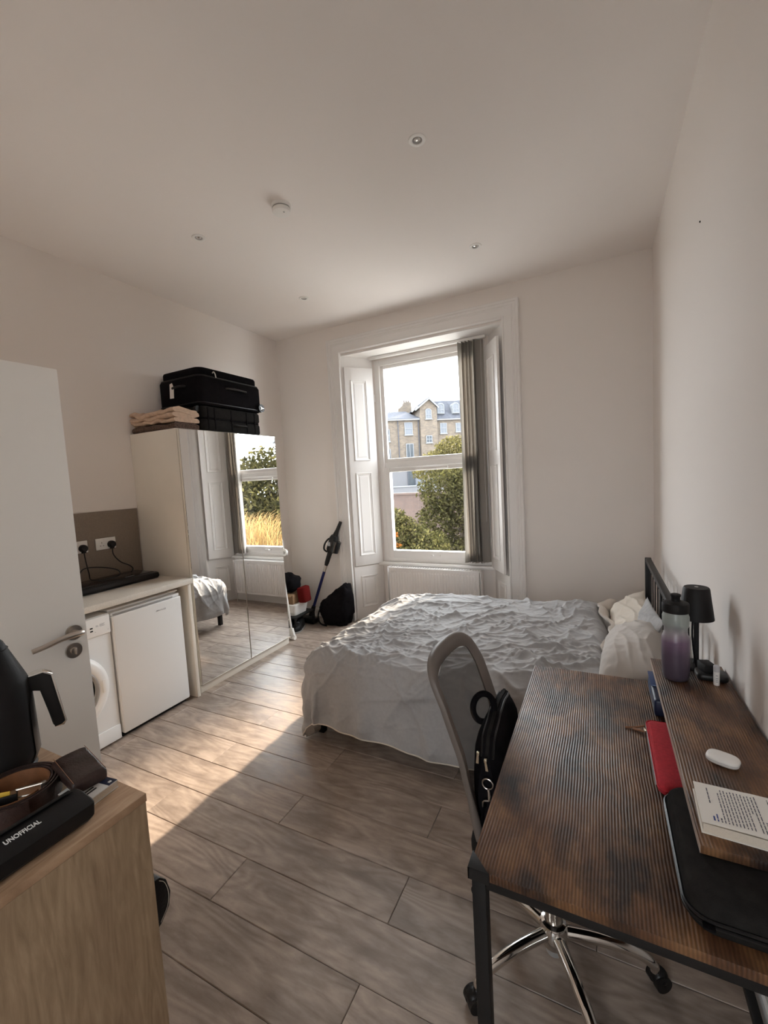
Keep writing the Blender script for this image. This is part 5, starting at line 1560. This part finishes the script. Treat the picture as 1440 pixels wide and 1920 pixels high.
# black glasses case with lettering
gc = thing('glasses_case', (-.875, .33, KZ), 'long black faceted case lettered UNOFFICIAL at the edge of the oak cabinet', 'glasses case')
GX, GZ = -.876, KZ+.0005
sec = [(.030, .003), (.0365, .010), (.0405, .036), (.031, .0405), (-.004, .0475), (-.022, .0465), (-.034, .038), (-.038, .024), (-.038, .008), (-.033, .0015), (.026, .0)]
ys = [.236, .241, .402, .411, .414]
sc_ = [.86, 1, 1, .93, .82]
b = B(); rows = []
for y, s in zip(ys, sc_):
    rows.append([V(GX+x*s, y, GZ+.024+(z-.024)*s) for x, z in sec]+[V(GX+sec[0][0]*s, y, GZ+.024+(sec[0][1]-.024)*s)])
b.grid(rows)
for r_ in (rows[0], rows[-1]): b.bm.faces.new([b.bm.verts.new(p) for p in r_[:-1]])
bmesh.ops.remove_doubles(b.bm, verts=b.bm.verts[:], dist=1e-5)
out('case_body', b, M['black_matte'], gc, smooth=22)
fl = B()
fl.grid([[V(GX+x, y, GZ+z+.0012) for x, z in ((-.0385, .026), (-.0345, .0385), (-.022, .0475), (-.008, .0480+(.004 if .25 < y < .40 else .001)))] for y in np.linspace(.244, .400, 14)])
fl.thick(.0015)
out('flap', fl, M['black_matte'], gc, smooth=40)
def text(name, s, size, m, parent, mtx, depth=.0004, shear=0.0, sx=1.0):
    cu = bpy.data.curves.new('lettering', 'FONT'); cu.body = s; cu.size = size; cu.extrude = depth; cu.offset = size*.018; cu.space_character = 1.02
    tmp = bpy.data.objects.new('lettering', cu)
    me = bpy.data.meshes.new_from_object(tmp)
    bpy.data.objects.remove(tmp)
    me.transform(mtx @ Matrix.Diagonal((sx, 1, 1, 1)))
    org = worldorg(parent); me.transform(Matrix.Translation(-org))
    me.materials.clear(); me.materials.append(m)
    o = bpy.data.objects.new(name, me); COL.objects.link(o); o.parent = parent
    return o
# lettering on the upper facet, reading along +y, letter tops towards the flap
pA, pB = V(.031, 0, .0405), V(-.004, 0, .0475)
upv = (pB-pA).normalized(); alo = V(0, 1, 0); nrm = alo.cross(upv)
if nrm.z < 0: nrm = -nrm
def facet(y, f):
    o = V(GX, y, GZ) + pA + (pB-pA)*f + nrm*.0004
    return Matrix(((alo.x, upv.x, nrm.x, o.x), (alo.y, upv.y, nrm.y, o.y), (alo.z, upv.z, nrm.z, o.z), (0, 0, 0, 1)))
text('lettering', 'UNOFFICIAL', .0135, M['print_white'], gc, facet(.289, .50), sx=.66)

# ------------------------------------------------------------------ outside: garden, terrace houses, trees
GZ_ = -2.2
struct('ground', B().box(-70, 45, -40, 80, GZ_-.3, GZ_), M['soil'], loc=(0, 30, GZ_), smooth=0)
PH = math.radians(35); K = 1.5
P0 = V(-13.37*K, 35.57*K, 0)
U = V(math.cos(PH), math.sin(PH), 0); Nn = V(math.sin(PH), -math.cos(PH), 0)
def zz(z): return 1.6+(z-1.6)*K
def FP(s, z, d=0): return P0+U*(s*K)+Nn*d+V(0, 0, zz(z))
BM = Matrix(((U.x, -Nn.x, 0, P0.x), (U.y, -Nn.y, 0, P0.y), (0, 0, 1, 0), (0, 0, 0, 1)))   # local x along the front, y into the house
hs = thing('terrace_house', tuple(P0+V(0, 0, GZ_)), 'brick terrace with slate roof, gable and dormers beyond the garden', 'building')
def fbox(b, s0, s1, z0, z1, d0, d1): return b.box(s0*K, s1*K, d0, d1, zz(z0), zz(z1), mtx=BM)
g0 = (GZ_-1.6)/K+1.6
out('left_block_wall', fbox(B(), -8.0, -.62, g0, 6.45, 0, 8), M['brick'], hs, smooth=0)
out('right_block_wall', fbox(B(), .88, 9.0, g0, 6.33, 0, 8), M['brick'], hs, smooth=0)
b = B().prism([BM @ V(s*K, -.45, zz(z)) for s, z in ((-.62, g0), (.88, g0), (.88, 7.40), (.2, 8.14), (-.62, 7.45))], BM.to_3x3() @ V(0, 8.4, 0))
out('gable_bay', b, M['brick'], hs, smooth=0)
def slab(pts, th): return B().prism([BM @ V(s*K, d, zz(z)) for s, z, d in pts], (0, 0, th))
out('left_roof', slab([(-8.1, 6.47, -.3), (-.62, 6.47, -.3), (-1.25, 7.50, 4.2), (-8.1, 7.50, 4.2)], .12), M['slate'], hs, smooth=0)
out('mansard_roof', slab([(.88, 6.37, -.25), (9.1, 6.37, -.25), (9.1, 8.08, 1.6), (.88, 8.08, 1.6)], .12), M['slate'], hs, smooth=0)
out('flat_roof', slab([(.6, 8.08, 1.6), (9.1, 8.08, 1.6), (9.1, 8.10, 8), (.6, 8.10, 8)], .12), M['slate'], hs, smooth=0)
out('gable_roof', slab([(-1.04, 7.30, -.75), (.2, 8.22, -.75), (.2, 8.22, 6), (-1.04, 7.30, 6)], .10), M['slate'], hs, smooth=0)
out('gable_roof', slab([(1.0, 7.46, -.75), (.2, 8.22, -.75), (.2, 8.22, 6), (1.0, 7.46, 6)], .10), M['slate'], hs, smooth=0)
for a, c in (((-1.06, 7.26), (.2, 8.22)), ((1.02, 7.42), (.2, 8.22))):
    b = B().prism([BM @ V(s*K, -.80, zz(z)) for s, z in (a, c, (c[0], c[1]-.16), (a[0], a[1]-.16))], BM.to_3x3() @ V(0, .08, 0))
    out('barge_board', b, M['ext_trim'], hs, smooth=0)
out('eaves_board', fbox(B(), -8.1, -.64, 6.39, 6.50, -.36, -.28), M['ext_trim'], hs, smooth=0)
out('eaves_board', fbox(B(), .90, 9.1, 6.30, 6.40, -.32, -.25), M['ext_trim'], hs, smooth=0)
b = B().prism([BM @ V(s*K, 4.4, zz(z)) for s, z in ((-2.0, 6.9), (-.60, 6.9), (-.62, 8.40), (-.95, 8.52), (-1.35, 8.42), (-1.5, 8.1), (-1.85, 7.9))], BM.to_3x3() @ V(0, 1.0, 0))
ck = out('chimney_stack', b, M['brick'], hs, smooth=0)
for s in (-.80, -1.02, -1.22):
    out('chimney_pot', B().cyl(FP(s, 8.42, -4.9), FP(s, 8.68, -4.9), .13, .10, 10), M['red_brick'], ck)
for s in (-2.35, -2.75):
    out('roof_finial', B().cyl(FP(s, 7.4, -4.1), FP(s, 7.75, -4.1), .07, .05, 8), M['slate'], hs)
def fwin(s0, s1, z0, z1, d=0.0, arch=False, nx=2, nz=2, glass=None, sill=True):
    fr = .075/K
    b = B()
    y0, y1 = d-.10, d+.02
    def R(a, c, e, f): fbox(b, a, c, e, f, y0, y1)
    R(s0, s0+fr, z0, z1); R(s1-fr, s1, z0, z1); R(s0+fr, s1-fr, z0, z0+fr)
    if arch:
        cx, r = (s0+s1)/2, (s1-s0)/2
        n = 10
        o_ = [(cx+r*math.cos(PI*k/n), z1+r*.75*math.sin(PI*k/n)) for k in range(n+1)]
        i_ = [(cx+(r-fr)*math.cos(PI*k/n), z1+(r*.75-fr)*math.sin(PI*k/n)) for k in range(n+1)]
        for k in range(n):
            b.prism([BM @ V(p[0]*K, y0, zz(p[1])) for p in (o_[k], o_[k+1], i_[k+1], i_[k])], BM.to_3x3() @ V(0, y1-y0, 0))
    else: R(s0+fr, s1-fr, z1-fr, z1)
    for k in range(1, nx):
        x = s0+(s1-s0)*k/nx; R(x-.018, x+.018, z0+fr, z1-(0 if arch else fr))
    for k in range(1, nz):
        z = z0+(z1-z0)*k/nz; R(s0+fr, s1-fr, z-.022, z+.022)
    w = out('window', b, M['ext_trim'], hs, smooth=0)
    zt = z1+((s1-s0)/2*.75-fr if arch else -fr)
    g = B()
    if arch:
        cx, r = (s0+s1)/2, (s1-s0)/2-fr
        g.prism([BM @ V(p[0]*K, d-.055, zz(p[1])) for p in [(s0+fr, z0+fr), (s1-fr, z0+fr)]+[(cx+r*math.cos(PI*k/8), z1+(r*.75)*math.sin(PI*k/8)) for k in range(9)]], BM.to_3x3() @ V(0, .03, 0))
    else: fbox(g, s0+fr, s1-fr, z0+fr, z1-fr, d-.055, d-.03)
    out('pane', g, glass or M['ext_glass'], w, smooth=0)
    if sill: out('window_sill', fbox(B(), s0-.05, s1+.05, z0-.07, z0, d-.20, d), M['ext_trim'], w, smooth=0)
netm = mat('net_curtain_glass', (.062, .067, .076), .6, spec=.1)
fwin(-1.97, -1.27, 5.16, 6.22, 0, nz=2, nx=1, glass=netm)
fwin(-.14, .40, 6.42, 7.10, -.45, arch=True, nz=2, glass=netm)
fwin(1.19, 1.79, 5.16, 6.06, 0, nz=2, glass=netm)
fwin(2.61, 3.20, 5.25, 6.02, 0, nz=2, glass=netm)
fwin(-.17, .36, 4.38, 5.0, -.45, nz=2)
fwin(-1.92, -1.26, 3.04, 4.40, 0, nx=2, nz=1)
fwin(-3.60, -3.30, 4.66, 5.70, 0, nz=2, nx=1)
fwin(-3.62, -3.30, 2.96, 4.02, 0, nz=1, nx=1)
fwin(4.6, 5.3, 5.16, 6.06, 0, nz=2)
for s0, s1, z0, z1 in ((1.0, 1.63, 6.88, 7.50), (2.38, 2.99, 6.88, 7.52), (4.2, 4.85, 6.88, 7.50)):
    cx, r = (s0+s1)/2, (s1-s0)/2+.03
    pts = [(cx-r, 6.84), (cx+r, 6.84)]+[(cx+r*math.cos(PI*k/10), z1+.01+r*.85*math.sin(PI*k/10)) for k in range(11)]
    b = B().prism([BM @ V(p[0]*K, -.02, zz(p[1])) for p in pts], BM.to_3x3() @ V(0, 1.5, 0))
    out('dormer', b, M['ext_trim'], hs, smooth=0)
    fwin(s0, s1, z0, z1, -.03, arch=True, nz=2, glass=netm, sill=False)
out('drainpipe', B().tube([FP(-2.55, 6.4, .12), FP(-2.55, g0, .12)], .06, 8), M['slate'], hs)
out('drainpipe', B().tube([FP(-.75, 6.4, .12), FP(-.75, g0, .12)], .06, 8), M['slate'], hs)
# rear extension with patio doors
out('extension_wall', fbox(B(), -4.2, .1, g0, 2.35, -3, -.1), M['ext_white'], hs, smooth=0)
out('extension_roof', fbox(B(), -4.3, .2, 2.35, 2.46, -3.2, -.1), M['slate'], hs, smooth=0)
fd = out('patio_frame', fbox(fbox(fbox(fbox(fbox(B(), -2.33, -2.26, .80, 2.2, -3.1, -2.98), -1.13, -1.06, .80, 2.2, -3.1, -2.98), -2.33, -1.06, 2.15, 2.22, -3.1, -2.98), -1.73, -1.67, .8, 2.2, -3.1, -2.98), -2.33, -1.06, .74, .81, -3.1, -2.98), M['slate'], hs, smooth=0)
out('patio_pane', fbox(B(), -2.26, -1.73, .81, 2.15, -3.04, -3.02), M['ext_glass'], fd, smooth=0)
out('patio_pane', fbox(B(), -1.67, -1.13, .81, 2.15, -3.04, -3.02), netm, fd, smooth=0)
gw = thing('garden_wall', tuple(FP(-1, 0, 6)), 'low white garden wall in front of the extension', 'wall')
out('wall_body', fbox(B(), -4.2, 2.5, g0, .78, -6.2, -5.9), M['ext_white'], gw, smooth=0)
out('coping', fbox(B(), -4.25, 2.55, .78, .86, -6.3, -5.8), M['ext_trim'], gw, smooth=0)
rw = thing('brick_garden_wall', (-7, 20, GZ_), 'reddish brick wall seen through the leaves of the bushes', 'wall')
out('wall_body', B().box(-14, -5.5, 20, 20.3, GZ_, .66).xf(Matrix.Identity(4)), M['red_brick'], rw, smooth=0)
out('coping', B().box(-14.05, -5.45, 19.95, 20.35, .66, .76), M['red_brick'], rw, smooth=0)
# house to the right, seen in the wardrobe mirror
h2 = thing('slate_roof_house', (9.5, 22, GZ_), 'house with a pale slate roof seen only in the wardrobe mirror', 'building')
out('wall', B().box(6.6, 13, 22, 28, GZ_, 4.2), M['brick'], h2, smooth=0)
out('roof', B().prism([(6.3, 21.7, 4.2), (13.3, 21.7, 4.2), (9.2, 21.7, 6.9)], (0, 6.6, 0)), M['slate'], h2, smooth=0)
out('barge_board', B().prism([(6.2, 21.62, 4.15), (9.2, 21.62, 7.02), (13.4, 21.62, 4.15), (13.1, 21.62, 4.15), (9.2, 21.62, 6.8), (6.5, 21.62, 4.15)], (0, .08, 0)), M['ext_trim'], h2, smooth=0)

def foliage(name, blobs, n, size, m, parent, seed):
    """n leaves, each a folded diamond, spread through ellipsoid shells"""
    rs = np.random.RandomState(seed)
    vol = np.array([r[0]*r[1]*r[2] for c, r in blobs])**.8
    cnt = np.maximum(1, (n*vol/vol.sum()).astype(int))
    C = []
    for (c, r), k in zip(blobs, cnt):
        d = rs.normal(size=(k, 3)); d /= np.linalg.norm(d, axis=1)[:, None]
        rad = rs.uniform(.25, 1, size=(k, 1))**.45
        lump_ = 1+.25*noise3(d[:, 0]*2.2+c[0], d[:, 1]*2.2+c[1], d[:, 2]*2.2+seed)[:, None]
        C.append(np.array(c)+d*rad*lump_*np.array(r))
    C = np.concatenate(C); k = len(C)
    a = rs.normal(size=(k, 3)); a /= np.linalg.norm(a, axis=1)[:, None]
    t = rs.normal(size=(k, 3)); b_ = np.cross(a, t); b_ /= np.linalg.norm(b_, axis=1)[:, None]
    s = size*rs.uniform(.55, 1.35, size=(k, 1))
    nn = np.cross(a, b_)
    v0 = C-a*s; v1 = C+b_*s*.45+nn*s*.12; v2 = C+a*s; v3 = C-b_*s*.45+nn*s*.12
    vs = np.stack([v0, v1, v2, v3], 1).reshape(-1, 3)
    i = np.arange(k)*4
    f = np.concatenate([np.stack([i, i+1, i+2], 1), np.stack([i, i+2, i+3], 1)])
    me = bpy.data.meshes.new(name)
    org = worldorg(parent)
    vs = vs-np.array(org)
    me.vertices.add(len(vs)); me.vertices.foreach_set('co', vs.ravel())
    me.loops.add(len(f)*3); me.loops.foreach_set('vertex_index', f.ravel().astype(np.int32))
    me.polygons.add(len(f)); me.polygons.foreach_set('loop_start', np.arange(0, len(f)*3, 3, dtype=np.int32))
    me.update(calc_edges=True); me.validate()
    me.materials.append(m)
    o = bpy.data.objects.new(name, me); COL.objects.link(o); o.parent = parent; o['kind'] = 'stuff'
    return o
def tree(name, x, y, h, blobs, n, size, m, lab, seed, group=None, m2=None, n2=0, cat='tree'):
    t = thing(name, (x, y, GZ_), lab, cat, group)
    rs = np.random.RandomState(seed)
    top = V(x, y, h)
    out('trunk', B().tube(bez([(x, y, GZ_), (x+.06, y, GZ_+(h-GZ_)*.4), (x-.04, y+.05, h)], 5), [.11-.005*k for k in range(11)], 8), M['bark'], t)
    bb = B()
    for c, r in blobs:
        z0 = GZ_+(h-GZ_)*rs.uniform(.45, .8)
        p0, p1 = V(x, y, z0), V(*c)+V(*rs.uniform(-.2, .2, 3))
        mid = (p0+p1)/2+V(*rs.uniform(-.2, .2, 3))
        bb.tube(bez([p0, mid, p1], 4), [.045-.004*k for k in range(9)], 6)
        for k in range(4):
            q = p1+V(*(rs.uniform(-.8, .8, 3)*np.array(r)))
            bb.tube([mid+(p1-mid)*rs.uniform(.2, 1), q], [.014, .006], 5)
    out('branches', bb, M['bark'], t)
    foliage('foliage', blobs, n, size, m, t, seed)
    if m2: foliage('turning_leaves', blobs, n2, size*1.05, m2, t, seed+1)
    return t
tree('garden_tree', -3.6, 12.0, .8, [((-3.95, 11.7, 1.15), (.75, .8, .65)), ((-3.45, 12.2, .55), (.95, .9, .75)), ((-4.1, 11.5, .30), (.60, .7, .65)), ((-3.3, 12, 1.35), (.7, .7, .45)), ((-3.9, 11.6, -.75), (.85, .8, .7)), ((-2.7, 12.3, .0), (.9, .9, 1.2))],
     16000, .052, M['leaf_a'], 'dense dark olive tree in the middle of the window view', 11, m2=M['leaf_b'], n2=5000)
tree('pale_tree', -5.9, 18.0, 2.2, [((-6.3, 18, 2.25), (.75, .8, .42)), ((-5.6, 18.2, 2.75), (.85, .8, .48)), ((-6.9, 17.9, 1.75), (.6, .7, .35)), ((-5.3, 18.2, 1.7), (1.1, .9, .6)), ((-4.9, 18.0, 2.5), (.8, .8, .5))],
     9000, .060, M['leaf_c'], 'pale yellow-green tree top in front of the brick terrace', 23)
bush = tree('leafy_bush', -4.55, 9.6, -.1, [((-4.5, 9.5, .10), (.55, .6, .40)), ((-4.15, 9.3, -.55), (.75, .7, .6)), ((-3.7, 9.6, -.2), (.5, .6, .5)), ((-4.6, 9.6, .55), (.36, .4, .28)), ((-4.75, 9.6, -.5), (.5, .6, .6)), ((-3.45, 9.4, -.7), (.6, .6, .6)), ((-4.35, 9.7, .42), (.30, .3, .22)), ((-4.75, 9.7, .25), (.35, .4, .35)), ((-4.05, 9.7, .12), (.35, .4, .30))],
     15000, .042, M['leaf_b'], 'bright green leafy bush with a few orange leaves at the lower left of the window', 31, m2=M['leaf_c'], n2=4500, cat='bush')
foliage('orange_leaves', [((-4.20, 8.9, .02), (.10, .1, .05)), ((-4.05, 8.8, -.16), (.10, .1, .06)), ((-3.72, 8.8, -.14), (.09, .1, .05)), ((-4.25, 8.9, .25), (.10, .1, .05))], 90, .050, M['leaf_o'], bush, 5)
# trees to the right, mostly seen in the mirror
tree('mirror_tree', 3.4, 10.5, 2.2, [((3.5, 10.5, 1.4), (1.5, 1.2, 1.1)), ((2.2, 10.2, .4), (1.3, 1.0, 1.3)), ((4.9, 11, .7), (1.5, 1.2, 1.4)), ((3.4, 10.2, 2.3), (.8, .7, .45)), ((5.3, 11, 1.9), (.9, .8, .6)), ((2.4, 10.4, -1.1), (1.6, 1, .9)), ((4.4, 10.4, -1.0), (1.6, 1, .9)), ((6.3, 11.2, .4), (1.5, 1.2, 1.5)), ((3.2, 11.2, .2), (1.8, .8, 1.5))],
     24000, .080, M['leaf_a'], 'brownish olive tree reflected in the wardrobe mirror', 47, m2=M['leaf_c'], n2=5000)
gr = thing('golden_grass_clump', (2.25, 7.8, GZ_), 'arching clump of golden ornamental grass reflected in the wardrobe mirror', 'grass clump')
rs = np.random.RandomState(8)
vs, fs = [], []
for k in range(1500):
    x0, y0 = 1.75+rs.normal()*.40, 7.6+rs.normal()*.25
    a = rs.uniform(0, 2*PI); ln_ = rs.uniform(.5, 1.25); hh = rs.uniform(2.9, 3.75)
    wv = rs.uniform(.006, .013)
    base_i = len(vs)
    for j in range(7):
        t = j/6
        x = x0+math.cos(a)*ln_*t**1.6; y = y0+math.sin(a)*ln_*t**1.6
        z = GZ_+hh*(1.45*t-.62*t**2.4)
        w = wv*(1-.8*t)
        vs += [(x-math.sin(a)*w-1.75, y+math.cos(a)*w-7.6, z-GZ_), (x+math.sin(a)*w-1.75, y-math.cos(a)*w-7.6, z-GZ_)]
        if j: fs.append((base_i+2*j-2, base_i+2*j-1, base_i+2*j+1, base_i+2*j))
me = bpy.data.meshes.new('blades'); me.from_pydata(vs, [], fs); me.materials.append(M['straw'])
o = bpy.data.objects.new('blades', me); COL.objects.link(o); o.parent = gr; o['kind'] = 'stuff'

tree('shading_tree', -1.2, 20.0, 8.5, [((-1.0, 20, 8.6), (1.5, 1.2, 2.2)), ((-2.4, 20.2, 8.2), (1.3, 1.2, 1.8)), ((-1.2, 20, 10.8), (1.2, 1.0, 1.2)), ((-.3, 19.8, 9.4), (.8, 1.0, 1.5))],  # out-of-view tree, placed to keep sun off the left of the floor strip
     6500, .17, M['leaf_a'], 'unseen tall tree added right of the window view to shade part of the room', 61)
